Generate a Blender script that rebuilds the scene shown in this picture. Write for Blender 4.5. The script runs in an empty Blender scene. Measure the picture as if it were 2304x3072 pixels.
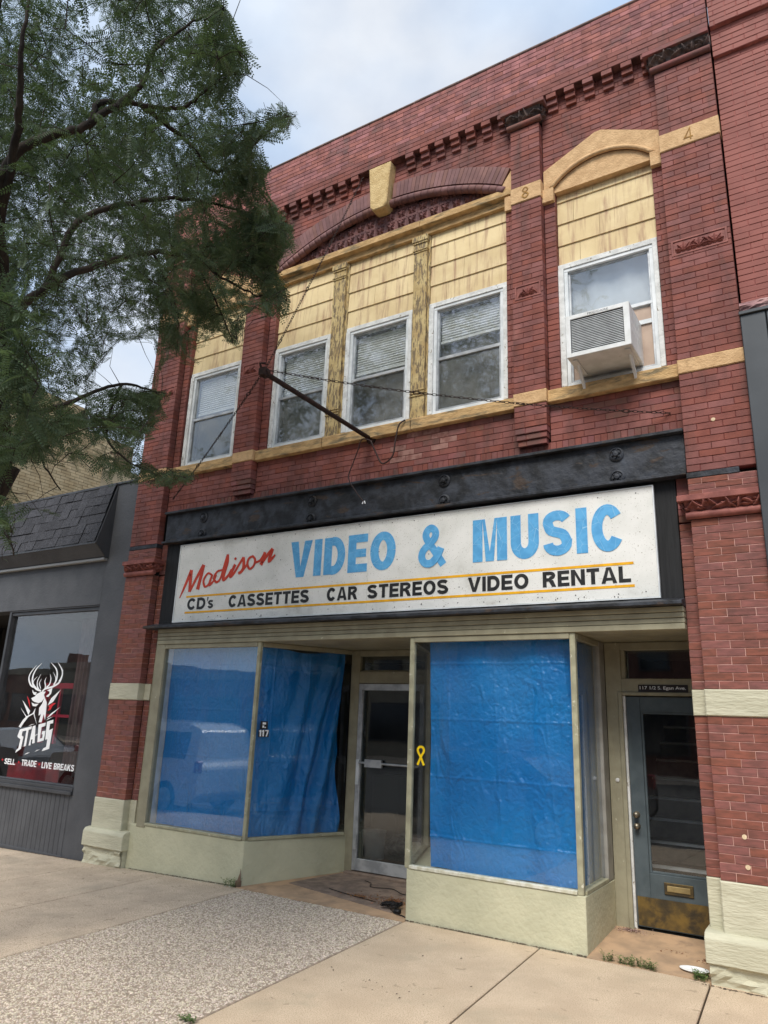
import bpy, bmesh, math, random
import numpy as np
from mathutils import Vector, Matrix
random.seed(11); rng = np.random.default_rng(11)
R = math.radians
sc = bpy.context.scene; col = sc.collection

# ---------------------------------------------------------------- camera
YAW, PIT, ROL, FPX = 0.562459, 0.278048, 0.0377180, 2173.54      # FPX: focal length in pixels of the 2304x3072 photo
CAM = np.array([0.0, -6.3, 1.7325])
_cy, _sy, _cp, _sp = math.cos(YAW), math.sin(YAW), math.cos(PIT), math.sin(PIT)
c_f = np.array([-_sy*_cp, _cy*_cp, _sp]); c_r0 = np.array([_cy, _sy, 0.0]); c_u0 = np.cross(c_r0, c_f)
c_r = math.cos(ROL)*c_r0 + math.sin(ROL)*c_u0; c_u = -math.sin(ROL)*c_r0 + math.cos(ROL)*c_u0
cam = bpy.data.cameras.new('camera'); camo = bpy.data.objects.new('camera', cam); col.objects.link(camo)
camo.matrix_world = Matrix(((c_r[0], c_u[0], -c_f[0], CAM[0]), (c_r[1], c_u[1], -c_f[1], CAM[1]), (c_r[2], c_u[2], -c_f[2], CAM[2]), (0, 0, 0, 1)))
cam.sensor_fit = 'VERTICAL'; cam.sensor_height = 24; cam.sensor_width = 18; cam.lens = FPX/3072*24
cam.clip_start = 0.05; cam.clip_end = 3000; sc.camera = camo

# ---------------------------------------------------------------- sky, sun, exposure
SUN_EL, SUN_AZ = 52, 8          # azimuth of the sun, degrees from -Y (street side) towards +X
sd = Vector((math.sin(R(SUN_AZ))*math.cos(R(SUN_EL)), -math.cos(R(SUN_AZ))*math.cos(R(SUN_EL)), math.sin(R(SUN_EL))))
w = bpy.data.worlds.new('World'); sc.world = w; w.use_nodes = True
nt = w.node_tree; nt.nodes.clear(); N = nt.nodes.new; L = nt.links.new
out = N('ShaderNodeOutputWorld'); bg = N('ShaderNodeBackground'); bg2 = N('ShaderNodeBackground'); mx = N('ShaderNodeMixShader')
sky = N('ShaderNodeTexSky'); sky.sky_type = 'NISHITA'; sky.sun_disc = False
sky.sun_elevation = R(SUN_EL); sky.sun_rotation = math.atan2(sd.x, sd.y); sky.air_density = 1.0; sky.dust_density = 1.0; sky.ozone_density = 1.0
bg.inputs[1].default_value = 0.15
tc = N('ShaderNodeTexCoord'); mp = N('ShaderNodeMapping'); mp.inputs['Scale'].default_value = (1.3, 1.3, 2.0); mp.inputs['Location'].default_value = (.35, .1, .2)
n1 = N('ShaderNodeTexNoise'); n1.inputs['Scale'].default_value = 2.1; n1.inputs['Detail'].default_value = 7; n1.inputs['Roughness'].default_value = .52
n2 = N('ShaderNodeTexNoise'); n2.inputs['Scale'].default_value = 1.7; n2.inputs['Detail'].default_value = 4
r1 = N('ShaderNodeValToRGB'); r1.color_ramp.elements[0].position = .38; r1.color_ramp.elements[1].position = .60
r1.color_ramp.elements[0].color = (.62, .62, .62, 1); r1.color_ramp.elements[1].color = (.97, .97, .97, 1)
r2 = N('ShaderNodeValToRGB'); r2.color_ramp.elements[0].position = .38; r2.color_ramp.elements[1].position = .62
r2.color_ramp.elements[0].color = (.52, .70, .96, 1); r2.color_ramp.elements[1].color = (.91, .95, 1.0, 1)
L(tc.outputs['Generated'], mp.inputs[0]); L(mp.outputs[0], n1.inputs[0]); L(mp.outputs[0], n2.inputs[0])
L(n1.outputs[0], r1.inputs[0]); L(n2.outputs[0], r2.inputs[0]); L(r2.outputs[0], bg2.inputs[0]); bg2.inputs[1].default_value = 0.79
L(sky.outputs[0], bg.inputs[0]); L(r1.outputs[0], mx.inputs[0]); L(bg.outputs[0], mx.inputs[1]); L(bg2.outputs[0], mx.inputs[2]); L(mx.outputs[0], out.inputs[0])
sl = bpy.data.lights.new('sun', 'SUN'); sl.energy = 2.85; sl.angle = R(25); sl.color = (1.0, .965, .90)
so = bpy.data.objects.new('sun', sl); col.objects.link(so); so.rotation_euler = sd.to_track_quat('Z', 'Y').to_euler(); so.location = (-6, -12, 20)
vs = sc.view_settings; vs.view_transform = 'Standard'; vs.look = 'None'; vs.gamma = 1; vs.exposure = 0.40; vs.use_curve_mapping = False
sc.render.resolution_x = 768; sc.render.resolution_y = 1024

# ---------------------------------------------------------------- helpers
def pix(x, y, Y=None, X=None, Z=None, dist=None):
    """photo pixel -> point where its sight line meets the plane Y, X or Z (or at a distance)"""
    d = c_f + c_r*(x-1152)/FPX - c_u*(y-1536)/FPX
    if Y is not None: t = (Y-CAM[1])/d[1]
    elif X is not None: t = (X-CAM[0])/d[0]
    elif Z is not None: t = (Z-CAM[2])/d[2]
    else: t = dist/np.linalg.norm(d)
    return CAM + t*d
def proj(P):
    d = np.atleast_2d(P) - CAM; z = d@c_f
    return np.stack([1152+FPX*(d@c_r)/z, 1536-FPX*(d@c_u)/z, z], -1)
ORG = {}
def link(o, parent=None, at=None):
    col.objects.link(o)
    if parent is not None:
        o.parent = parent; o.location = Vector(at) - ORG[parent.name]
    else: o.location = at
    ORG[o.name] = Vector(at); return o
def tag(o, label=None, cat=None, group=None, kind=None):
    if label: o['label'] = label
    if cat: o['category'] = cat
    if group: o['group'] = group
    if kind: o['kind'] = kind
    return o
def empty(name, at, label=None, cat=None, group=None, parent=None):
    o = bpy.data.objects.new(name, None); o.empty_display_size = .2
    return tag(link(o, parent, at), label, cat, group)
class MB:
    def __init__(s): s.v = []; s.f = []; s.m = []; s.k = 0
    def add(s, vs, fs, m=None):
        b = len(s.v); s.v.extend([tuple(map(float, q)) for q in vs]); s.f.extend([tuple(i+b for i in f) for f in fs]); s.m.extend([s.k if m is None else m]*len(fs)); return s
    def box(s, x0, x1, y0, y1, z0, z1, m=None):
        return s.add([(x0,y0,z0),(x1,y0,z0),(x1,y1,z0),(x0,y1,z0),(x0,y0,z1),(x1,y0,z1),(x1,y1,z1),(x0,y1,z1)],
                     [(0,3,2,1),(4,5,6,7),(0,1,5,4),(1,2,6,5),(2,3,7,6),(3,0,4,7)], m)
    def cbox(s, x0, x1, y0, y1, z0, z1, c=.003, m=None):
        """box whose street face (y0) has chamfered edges"""
        V = [(x0+c,y0,z0+c),(x1-c,y0,z0+c),(x1-c,y0,z1-c),(x0+c,y0,z1-c), (x0,y0+c,z0),(x1,y0+c,z0),(x1,y0+c,z1),(x0,y0+c,z1), (x0,y1,z0),(x1,y1,z0),(x1,y1,z1),(x0,y1,z1)]
        F = [(0,1,2,3)]
        for i in range(4): j = (i+1) % 4; F += [(4+i,4+j,j,i), (8+i,8+j,4+j,4+i)]
        F.append((11,10,9,8)); return s.add(V, F, m)
    def prism(s, poly, y0, y1, m=None):
        """polygon in (x,z), anticlockwise seen from the street, extruded y0 (street) .. y1"""
        n = len(poly); V = [(x,y0,z) for x, z in poly] + [(x,y1,z) for x, z in poly]
        F = [tuple(range(n)), tuple(range(2*n-1, n-1, -1))] + [(i+n, (i+1) % n+n, (i+1) % n, i) for i in range(n)]
        return s.add(V, F, m)
    def plan(s, poly, z0, z1, m=None):
        """polygon in (x,y) anticlockwise from above, extruded z0..z1"""
        n = len(poly); V = [(x,y,z0) for x, y in poly] + [(x,y,z1) for x, y in poly]
        F = [tuple(range(n-1, -1, -1)), tuple(range(n, 2*n))] + [(i, (i+1) % n, (i+1) % n+n, i+n) for i in range(n)]
        return s.add(V, F, m)
    def side(s, poly, x0, x1, m=None):
        """polygon in (y,z) extruded along x"""
        n = len(poly); V = [(x0,y,z) for y, z in poly] + [(x1,y,z) for y, z in poly]
        F = [tuple(range(n)), tuple(range(2*n-1, n-1, -1))] + [(i+n, (i+1) % n+n, (i+1) % n, i) for i in range(n)]
        return s.add(V, F, m)
    def tube(s, pts, rad, n=8, m=None, cap=True):
        P = [np.array(q, float) for q in pts]; k = len(P); rad = [rad]*k if np.isscalar(rad) else rad; V = []; F = []
        T = [P[min(i+1, k-1)]-P[max(i-1, 0)] for i in range(k)]; T = [t/(np.linalg.norm(t)+1e-9) for t in T]
        a = np.array([0, 0, 1.]) if abs(T[0][2]) < .9 else np.array([1., 0, 0]); u = np.cross(T[0], a); u /= np.linalg.norm(u)
        for i in range(k):
            u = u-T[i]*(u@T[i]); u /= np.linalg.norm(u)+1e-9; v = np.cross(T[i], u)
            for j in range(n):
                t = 2*math.pi*j/n; V.append(P[i]+rad[i]*(math.cos(t)*u+math.sin(t)*v))
        for i in range(k-1):
            for j in range(n): F.append((i*n+j, i*n+(j+1) % n, (i+1)*n+(j+1) % n, (i+1)*n+j))
        if cap: F += [tuple(range(n-1, -1, -1)), tuple(range((k-1)*n, k*n))]
        return s.add(V, F, m)
    def lathe(s, prof, c, axis='y', n=16, m=None):
        """profile [(r, t)] turned about the axis through c"""
        V = []; k = len(prof); F = []
        for r, t in prof:
            for j in range(n):
                a = 2*math.pi*j/n; p, q = r*math.cos(a), r*math.sin(a)
                V.append((c[0]+p, c[1]+t, c[2]+q) if axis == 'y' else (c[0]+p, c[1]+q, c[2]+t) if axis == 'z' else (c[0]+t, c[1]+p, c[2]+q))
        for i in range(k-1):
            for j in range(n): F.append((i*n+j, (i+1)*n+j, (i+1)*n+(j+1) % n, i*n+(j+1) % n))
        return s.add(V, F, m)
    def ball(s, c, r, n=8, m=None):
        r = (r,)*3 if np.isscalar(r) else r; V = []; F = []; k = n//2+1
        for i in range(k):
            a = math.pi*i/(k-1)
            for j in range(n):
                b = 2*math.pi*j/n; V.append((c[0]+r[0]*math.sin(a)*math.cos(b), c[1]+r[1]*math.sin(a)*math.sin(b), c[2]+r[2]*math.cos(a)))
        for i in range(k-1):
            for j in range(n): F.append((i*n+j, (i+1)*n+j, (i+1)*n+(j+1) % n, i*n+(j+1) % n))
        return s.add(V, F, m)
    def grid(s, fn, nu, nv, m=None):
        V = [fn(i/nu, j/nv) for j in range(nv+1) for i in range(nu+1)]
        F = [(j*(nu+1)+i, j*(nu+1)+i+1, (j+1)*(nu+1)+i+1, (j+1)*(nu+1)+i) for j in range(nv) for i in range(nu)]
        return s.add(V, F, m)
    def strip(s, pts, wid, y0, y1=None, m=None):
        """flat brush stroke in the (x,z) plane, given widths, at depth y0 (thin solid to y1)"""
        P = [np.array(q, float) for q in pts]; k = len(P); wid = [wid]*k if np.isscalar(wid) else wid
        Lf = []; Rt = []
        for i in range(k):
            d0 = P[i]-P[i-1] if i else P[1]-P[0]; d1 = P[i+1]-P[i] if i < k-1 else P[i]-P[i-1]
            d0 = d0/(np.linalg.norm(d0)+1e-9); d1 = d1/(np.linalg.norm(d1)+1e-9); t = d0+d1; t /= np.linalg.norm(t)+1e-9
            nn = np.array([-t[1], t[0]]); mit = 1/max(.45, abs(nn@np.array([-d1[1], d1[0]])))
            Lf.append(P[i]+nn*wid[i]/2*mit); Rt.append(P[i]-nn*wid[i]/2*mit)
        y1 = y0+.0015 if y1 is None else y1
        for i in range(k-1): s.prism([tuple(Rt[i]), tuple(Rt[i+1]), tuple(Lf[i+1]), tuple(Lf[i])], y0-.00005*i, y1, m)
        return s
    def build(s, name, mats, parent=None, smooth=False, bevel=0, origin='base', world=None, fix=True):
        me = bpy.data.meshes.new(name); V = np.array(s.v, float)
        lo, hi = V.min(0), V.max(0); c = np.array([(lo[0]+hi[0])/2, (lo[1]+hi[1])/2, lo[2] if origin == 'base' else (lo[2]+hi[2])/2])
        me.from_pydata((V-c).tolist(), [], s.f)
        mats = mats if isinstance(mats, (list, tuple)) else [mats]
        for q in mats: me.materials.append(q)
        if len(mats) > 1: me.polygons.foreach_set('material_index', s.m)
        if fix or bevel:
            bm = bmesh.new(); bm.from_mesh(me)
            if bevel: bmesh.ops.bevel(bm, geom=[e for e in bm.edges], offset=bevel, segments=1, affect='EDGES', profile=.5)
            if fix: bmesh.ops.recalc_face_normals(bm, faces=bm.faces)
            bm.to_mesh(me); bm.free()
        if smooth: me.polygons.foreach_set('use_smooth', [True]*len(me.polygons))
        me.update(); o = bpy.data.objects.new(name, me); return link(o, parent, Vector(c))
def crom(P, k=6):
    P = [np.array(q, float) for q in P]; Q = [2*P[0]-P[1]]+P+[2*P[-1]-P[-2]]; o = []
    for i in range(1, len(Q)-2):
        for j in range(k):
            t = j/k; a, b, c, d = Q[i-1:i+3]
            o.append(.5*((2*b)+(c-a)*t+(2*a-5*b+4*c-d)*t*t+(3*b-a-3*c+d)*t**3))
    o.append(P[-1]); return o
def box_obj(name, parent, mat, x0, x1, y0, y1, z0, z1, bevel=.003):
    return MB().box(x0, x1, y0, y1, z0, z1).build(name, mat, parent, bevel=bevel)

# ---------------------------------------------------------------- materials
def srgb(r, g, b): return tuple(((v/255)/12.92 if v/255 <= .04045 else ((v/255+.055)/1.055)**2.4) for v in (r, g, b))
def mat(name, c1, c2=None, ns=6, det=5, lo=.35, hi=.65, rough=.8, bump=0, bs=60, stretch=(1, 1, 1), metal=0, spec=.35, rnd=0, c3=None, ns3=2, lo3=.55, hi3=.75, st3=(1, 1, 1), speck=None, bd=6, coat=0, hue=0, crack=None, c4=None, ns4=1.2, lo4=.55, hi4=.8, speck2=None):
    m = bpy.data.materials.new(name); m.use_nodes = True; t = m.node_tree; b = t.nodes['Principled BSDF']; N = t.nodes.new; L = t.links.new
    g = N('ShaderNodeNewGeometry')
    def noise(scale, detail, st, dist=0, rg=.55):
        mp = N('ShaderNodeMapping'); mp.inputs['Scale'].default_value = st; L(g.outputs['Position'], mp.inputs[0])
        n = N('ShaderNodeTexNoise'); n.inputs['Scale'].default_value = scale; n.inputs['Detail'].default_value = detail; n.inputs['Roughness'].default_value = rg; n.inputs['Distortion'].default_value = dist
        L(mp.outputs[0], n.inputs[0]); return n.outputs[0]
    def step(v, a, bb):
        r = N('ShaderNodeMapRange'); r.inputs[1].default_value = a; r.inputs[2].default_value = bb; r.interpolation_type = 'SMOOTHSTEP'; L(v, r.inputs[0]); return r.outputs[0]
    def mix(f, a, bcol, mode='MIX'):
        x = N('ShaderNodeMix'); x.data_type = 'RGBA'; x.blend_type = mode
        if isinstance(f, float): x.inputs[0].default_value = f
        else: L(f, x.inputs[0])
        for s, v in ((6, a), (7, bcol)):
            if isinstance(v, tuple): x.inputs[s].default_value = (*v, 1)
            else: L(v, x.inputs[s])
        return x.outputs[2]
    cur = c1
    if c2: cur = mix(step(noise(ns, det, stretch), lo, hi), c1, c2)
    if rnd:
        oi = N('ShaderNodeObjectInfo'); ad = N('ShaderNodeMath'); ad.operation = 'ADD'; L(oi.outputs['Random'], ad.inputs[0]); L(g.outputs['Random Per Island'], ad.inputs[1])
        fr = N('ShaderNodeMath'); fr.operation = 'FRACT'; L(ad.outputs[0], fr.inputs[0])
        hs = N('ShaderNodeHueSaturation'); mr = N('ShaderNodeMapRange'); mr.inputs[3].default_value = 1-rnd; mr.inputs[4].default_value = 1+rnd*.8; L(fr.outputs[0], mr.inputs[0]); L(mr.outputs[0], hs.inputs['Value'])
        if hue:
            f2 = N('ShaderNodeMath'); f2.operation = 'MULTIPLY'; f2.inputs[1].default_value = 7.31; L(fr.outputs[0], f2.inputs[0]); f3 = N('ShaderNodeMath'); f3.operation = 'FRACT'; L(f2.outputs[0], f3.inputs[0])
            m2 = N('ShaderNodeMapRange'); m2.inputs[3].default_value = .5-hue; m2.inputs[4].default_value = .5+hue; L(f3.outputs[0], m2.inputs[0]); L(m2.outputs[0], hs.inputs['Hue'])
            m3 = N('ShaderNodeMapRange'); m3.inputs[3].default_value = .88; m3.inputs[4].default_value = 1.06; L(f3.outputs[0], m3.inputs[0]); L(m3.outputs[0], hs.inputs['Saturation'])
        if isinstance(cur, tuple): hs.inputs['Color'].default_value = (*cur, 1)
        else: L(cur, hs.inputs['Color'])
        cur = hs.outputs[0]
    if c3: cur = mix(step(noise(ns3, 6, st3, .3, .62), lo3, hi3), cur, c3)
    if c4: cur = mix(step(noise(ns4, 5, (1, 1, 1), .2, .6), lo4, hi4), cur, c4)
    if speck2:
        sc_, amt, colr = speck2; cur = mix(step(noise(sc_, 3, (1, 1, 1), .4), 1-amt-.06, 1-amt), cur, colr)
    if speck:
        sc_, amt, colr = speck; cur = mix(step(noise(sc_, 2, (1, 1, 1)), 1-amt-.08, 1-amt), cur, colr)
    if crack:
        vo = N('ShaderNodeTexVoronoi'); vo.feature = 'DISTANCE_TO_EDGE'; vo.inputs['Scale'].default_value = crack[0]; L(g.outputs['Position'], vo.inputs['Vector'])
        lt_ = N('ShaderNodeMath'); lt_.operation = 'LESS_THAN'; lt_.inputs[1].default_value = crack[1]; L(vo.outputs['Distance'], lt_.inputs[0]); cur = mix(lt_.outputs[0], cur, crack[2])
    if isinstance(cur, tuple): b.inputs['Base Color'].default_value = (*cur, 1)
    else: L(cur, b.inputs['Base Color'])
    b.inputs['Roughness'].default_value = rough; b.inputs['Metallic'].default_value = metal; b.inputs['Specular IOR Level'].default_value = spec; b.inputs['Coat Weight'].default_value = coat
    if bump:
        bp = N('ShaderNodeBump'); bp.inputs['Strength'].default_value = min(1, bump); bp.inputs['Distance'].default_value = .01*max(1, bump); L(noise(bs, bd, stretch), bp.inputs['Height']); L(bp.outputs[0], b.inputs['Normal'])
    return m
S = srgb
def glass(name, tint=(1, 1, 1), extra=0.0, dirt=.03):
    m = bpy.data.materials.new(name); m.use_nodes = True; t = m.node_tree; t.nodes.clear(); N = t.nodes.new; L = t.links.new
    o = N('ShaderNodeOutputMaterial'); tr = N('ShaderNodeBsdfTransparent'); tr.inputs[0].default_value = (*tint, 1); gl = N('ShaderNodeBsdfGlossy'); gl.inputs['Roughness'].default_value = .012
    gl.inputs[0].default_value = (.95, .97, 1, 1)
    fr = N('ShaderNodeFresnel'); gg = N('ShaderNodeNewGeometry'); io = N('ShaderNodeMapRange'); io.inputs[3].default_value = 1.52; io.inputs[4].default_value = 1/1.52; L(gg.outputs['Backfacing'], io.inputs[0]); L(io.outputs[0], fr.inputs[0]); ad = N('ShaderNodeMath'); ad.operation = 'MULTIPLY_ADD'; ad.inputs[1].default_value = 1.25; ad.inputs[2].default_value = extra; ad.use_clamp = True
    mx = N('ShaderNodeMixShader'); L(fr.outputs[0], ad.inputs[0]); L(ad.outputs[0], mx.inputs[0]); L(tr.outputs[0], mx.inputs[1]); L(gl.outputs[0], mx.inputs[2])
    df = N('ShaderNodeBsdfDiffuse'); df.inputs[0].default_value = (.5, .5, .48, 1); m2 = N('ShaderNodeMixShader')
    g = N('ShaderNodeNewGeometry'); n = N('ShaderNodeTexNoise'); n.inputs['Scale'].default_value = 3; n.inputs['Detail'].default_value = 6; L(g.outputs['Position'], n.inputs[0])
    mr = N('ShaderNodeMapRange'); mr.inputs[1].default_value = .35; mr.inputs[2].default_value = .8; mr.inputs[3].default_value = dirt*.3; mr.inputs[4].default_value = dirt*2; L(n.outputs[0], mr.inputs[0])
    L(mr.outputs[0], m2.inputs[0]); L(mx.outputs[0], m2.inputs[1]); L(df.outputs[0], m2.inputs[2]); L(m2.outputs[0], o.inputs[0])
    n2 = N('ShaderNodeTexNoise'); n2.inputs['Scale'].default_value = 1.6; L(g.outputs['Position'], n2.inputs[0]); bp = N('ShaderNodeBump'); bp.inputs['Strength'].default_value = .02; bp.inputs['Distance'].default_value = .05; L(n2.outputs[0], bp.inputs['Height']); L(bp.outputs[0], gl.inputs['Normal'])
    return m
m_brick = mat('painted_brick', S(139, 80, 70), S(117, 66, 58), ns=5, rough=.75, rnd=.09, bump=.35, bs=90, hue=.004, c3=S(92, 62, 56), ns3=2.0, lo3=.48, hi3=.76, st3=(2, 2, .4), c4=S(158, 103, 94), ns4=1.5, lo4=.54, hi4=.8)
m_brickp = mat('parapet_brick', S(164, 104, 97), S(134, 84, 80), ns=7, rough=.85, rnd=.2, bump=.5, bs=90, hue=.008, c3=S(98, 82, 78), ns3=2.6, lo3=.5, hi3=.78)
m_brickl = mat('bare_brick', S(140, 83, 72), S(115, 71, 61), ns=9, rough=.75, rnd=.11, bump=.3, bs=140, hue=.007, stretch=(1, 1, 4), c3=S(96, 66, 58), ns3=2.4, lo3=.52, hi3=.85, st3=(1, 1, .6), c4=S(151, 97, 83), ns4=2.2, lo4=.56, hi4=.8)
m_brickd = mat('stained_brick', S(136, 80, 73), S(112, 78, 70), ns=5, rough=.85, rnd=.12, bump=.4, bs=90, hue=.01)
m_brickr = mat('neighbour_brick', S(150, 89, 79), S(136, 79, 70), ns=4, rough=.7, rnd=.05, bump=.2, bs=120, c3=S(112, 70, 62), ns3=1.4, lo3=.55, hi3=.9, st3=(2, 2, .4))
m_vous = mat('voussoir_brick', S(132, 92, 86), S(110, 74, 71), ns=4, rough=.7, rnd=.14, hue=.01)
m_mort = mat('mortar_painted', S(118, 58, 54), S(84, 46, 42), ns=9, rough=.95)
m_mortl = mat('mortar_light', S(214, 172, 160), S(176, 130, 120), ns=7, rough=.95)
m_mortp = mat('mortar_parapet', S(126, 86, 82), S(84, 58, 56), ns=9, rough=.95)
m_mortr = mat('mortar_pink', S(186, 120, 112), S(140, 84, 80), ns=6, rough=.95)
m_terra = mat('terracotta', S(128, 86, 82), S(98, 66, 66), ns=9, rough=.6, bump=.3, bs=100, rnd=.12)
m_terrd = mat('terracotta_sooty', S(112, 92, 84), S(70, 60, 58), ns=14, rough=.7, bump=.3, bs=80)
m_terrr = mat('terracotta_red', S(152, 92, 82), S(122, 70, 63), ns=9, rough=.65, bump=.3, bs=80)
m_ochre = mat('ochre_stone', S(212, 175, 130), S(194, 157, 114), ns=12, det=8, rough=.85, bump=.9, bs=55, c3=S(140, 116, 80), ns3=5, lo3=.6, hi3=.8)
m_ochred = mat('ochre_stone_weathered', S(208, 172, 122), S(180, 146, 100), ns=10, det=8, rough=.9, bump=1, bs=40, stretch=(1, 1, 2.5), c3=S(120, 108, 84), ns3=6, lo3=.48, hi3=.68, st3=(.6, 1, 3))
m_side = mat('yellow_siding', S(226, 204, 158), S(212, 188, 142), ns=3, rough=.75, c3=S(172, 138, 110), ns3=2.0, lo3=.46, hi3=.74, st3=(8, 8, .7), bump=.15, bs=30, rnd=.04)
m_peely = mat('peeling_yellow_paint', S(198, 176, 126), S(178, 152, 104), ns=6, rough=.85, c3=S(124, 108, 84), ns3=24, lo3=.49, hi3=.55, st3=(2, 2, .4), bump=.8, bs=22)
m_peelw = mat('peeling_white_paint', S(226, 226, 222), S(200, 200, 196), ns=8, rough=.7, c3=S(140, 130, 112), ns3=26, lo3=.63, hi3=.66, st3=(1, 1, .6), bump=.7, bs=25)
m_white = mat('white_vinyl', S(226, 228, 228), S(200, 204, 204), ns=5, rough=.5)
m_alu = mat('aluminium', S(196, 198, 198), S(160, 162, 164), ns=8, rough=.42, metal=.35)
m_black = mat('black_iron', S(30, 31, 34), S(58, 61, 68), ns=6, rough=.6, bump=1.2, bs=16, c3=S(66, 54, 46), ns3=7, lo3=.58, hi3=.66, st3=(.5, 1, 1.4), c4=S(72, 78, 88), ns4=3.2, lo4=.58, hi4=.8)
m_blackw = mat('black_board', S(34, 34, 35), S(22, 22, 23), ns=40, stretch=(1, 1, .06), rough=.7, bump=.6, bs=50)
m_sign = mat('sign_white', S(232, 230, 224), S(218, 217, 210), ns=3, rough=.42, c3=S(158, 150, 136), ns3=3.0, lo3=.57, hi3=.9, speck=(90, .27, S(150, 140, 125)))
m_lblue = mat('letter_blue', S(98, 172, 220), S(84, 156, 206), ns=14, rough=.5, crack=(7, .007, S(140, 192, 224)))
m_lred = mat('letter_red', S(206, 62, 30), S(190, 52, 26), ns=12, rough=.5)
m_lblk = mat('letter_black', S(30, 30, 30), S(46, 46, 46), ns=14, rough=.5)
m_lyel = mat('letter_yellow', S(240, 178, 28), S(222, 160, 24), ns=12, rough=.5)
m_lwht = mat('decal_white', S(238, 238, 238), rough=.5); m_ldred = mat('decal_red', S(200, 40, 45), rough=.5)
m_olive = mat('olive_paint', S(156, 150, 126), S(140, 134, 112), ns=5, rough=.6, c3=S(176, 170, 146), ns3=14, lo3=.66, hi3=.7, bump=.25, bs=20)
m_oliveg = mat('sage_paint_render', S(202, 198, 168), S(190, 187, 158), ns=2.5, rough=.75, c3=S(172, 164, 138), ns3=2, lo3=.58, hi3=.85, bump=.9, bs=22)
m_sage = mat('sage_painted_stone', S(198, 194, 170), S(184, 180, 156), ns=5, rough=.8, bump=.9, bs=26, stretch=(.5, 1, 2.2))
m_trimc = mat('sage_trim', S(172, 168, 140), S(150, 146, 122), ns=9, rough=.6, c3=S(206, 202, 180), ns3=20, lo3=.62, hi3=.68, bump=.2, bs=30)
m_chip = mat('chipped_trim', S(190, 186, 160), S(216, 214, 200), ns=16, rough=.6, c3=S(84, 70, 54), ns3=28, lo3=.66, hi3=.7)
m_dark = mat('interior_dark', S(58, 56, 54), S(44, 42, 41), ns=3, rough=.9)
m_floor = mat('interior_floor', S(92, 92, 88), S(70, 70, 68), ns=5, rough=.7)
m_ceil = mat('interior_ceiling', S(120, 118, 112), rough=.9)
m_grey = mat('grey_wall_paint', S(84, 85, 88), S(76, 77, 80), ns=3, rough=.65, bump=.5, bs=30)
m_greyd = mat('grey_trim', S(70, 71, 74), S(60, 61, 64), ns=4, rough=.5)
m_shing = mat('asphalt_shingle', S(72, 72, 76), S(54, 54, 58), ns=40, rough=.95, rnd=.22, bump=.5, bs=260)
m_metal = mat('grey_metal_panel', S(72, 75, 78), S(64, 67, 70), ns=2, rough=.45, metal=.2)
m_rock = mat('pink_rockface', S(176, 140, 136), S(146, 110, 110), ns=8, rough=.9, bump=1.6, bs=14)
m_conc = mat('concrete', S(206, 187, 164), S(188, 170, 149), ns=3.0, det=8, rough=.92, bump=.35, bs=220, c3=S(164, 152, 134), ns3=1.3, lo3=.52, hi3=.8, speck=(130, .40, S(152, 134, 114)), speck2=(11, .29, S(150, 134, 114)))
m_conc2 = mat('concrete_buff', S(208, 187, 160), S(194, 173, 147), ns=3.0, det=8, rough=.92, bump=.35, bs=220, c3=S(174, 160, 136), ns3=1.6, lo3=.52, hi3=.8, speck=(130, .40, S(172, 150, 124)), speck2=(10, .28, S(168, 150, 126)))
m_joint = mat('joint_dirt', S(92, 76, 62), S(70, 60, 50), ns=20, rough=1)
m_peb = mat('pebbles', S(205, 191, 172), S(178, 164, 147), ns=30, rough=.8, rnd=.28, hue=.03)
m_pebm = mat('pebble_mortar', S(168, 150, 132), S(140, 126, 110), ns=30, rough=.95)
m_asph = mat('asphalt', S(74, 73, 72), S(62, 61, 60), ns=20, rough=.95, bump=.5, bs=150, speck=(200, .35, S(104, 102, 98)))
m_tan = mat('tan_floor_paint', S(188, 156, 124), S(162, 136, 110), ns=5, det=8, rough=.85, c3=S(122, 104, 88), ns3=3, lo3=.55, hi3=.75, bump=.3, bs=60)
m_mat = mat('rubber_mat', S(146, 127, 112), S(118, 103, 92), ns=9, rough=.95, bump=.8, bs=90)
m_door = mat('door_bluegrey', S(84, 94, 98), S(72, 82, 86), ns=6, rough=.55, bump=.15, bs=30)
m_brass = mat('tarnished_brass', S(140, 116, 66), S(96, 84, 60), ns=7, rough=.5, metal=.6, c3=S(74, 68, 58), ns3=5, lo3=.5, hi3=.7)
m_steel = mat('worn_steel', S(150, 140, 122), S(110, 102, 90), ns=20, rough=.4, metal=.7)
m_rust = mat('rusty_iron', S(58, 40, 34), S(40, 30, 28), ns=25, rough=.85, bump=.5, bs=80)
m_acw = mat('ac_white', S(228, 228, 226), S(212, 212, 208), ns=7, rough=.5, c3=S(170, 160, 146), ns3=6, lo3=.66, hi3=.8)
m_acfin = mat('ac_fins', S(206, 208, 208), S(186, 188, 188), ns=10, rough=.5, metal=.3)
m_blind = mat('blind', S(236, 236, 232), S(226, 226, 220), ns=6, rough=.7)
m_bark = mat('bark', S(62, 54, 46), S(44, 38, 34), ns=14, rough=.95, bump=1.2, bs=28, stretch=(1, 1, .4))
m_ybrick = mat('buff_brick', S(206, 182, 142), S(186, 160, 120), ns=3, rough=.9, rnd=.14)
m_ymort = mat('buff_mortar', S(140, 118, 90), S(120, 100, 78), ns=6, rough=1)
m_stuc = mat('tan_stucco', S(196, 176, 142), S(170, 150, 120), ns=3, rough=.95, bump=.5, bs=12)
m_weed = mat('weed_green', S(98, 120, 62), S(70, 92, 44), ns=20, rough=.7, rnd=.2)
m_dry = mat('dry_leaf', S(150, 100, 56), S(98, 64, 42), ns=30, rough=.85, rnd=.35, hue=.02)
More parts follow.
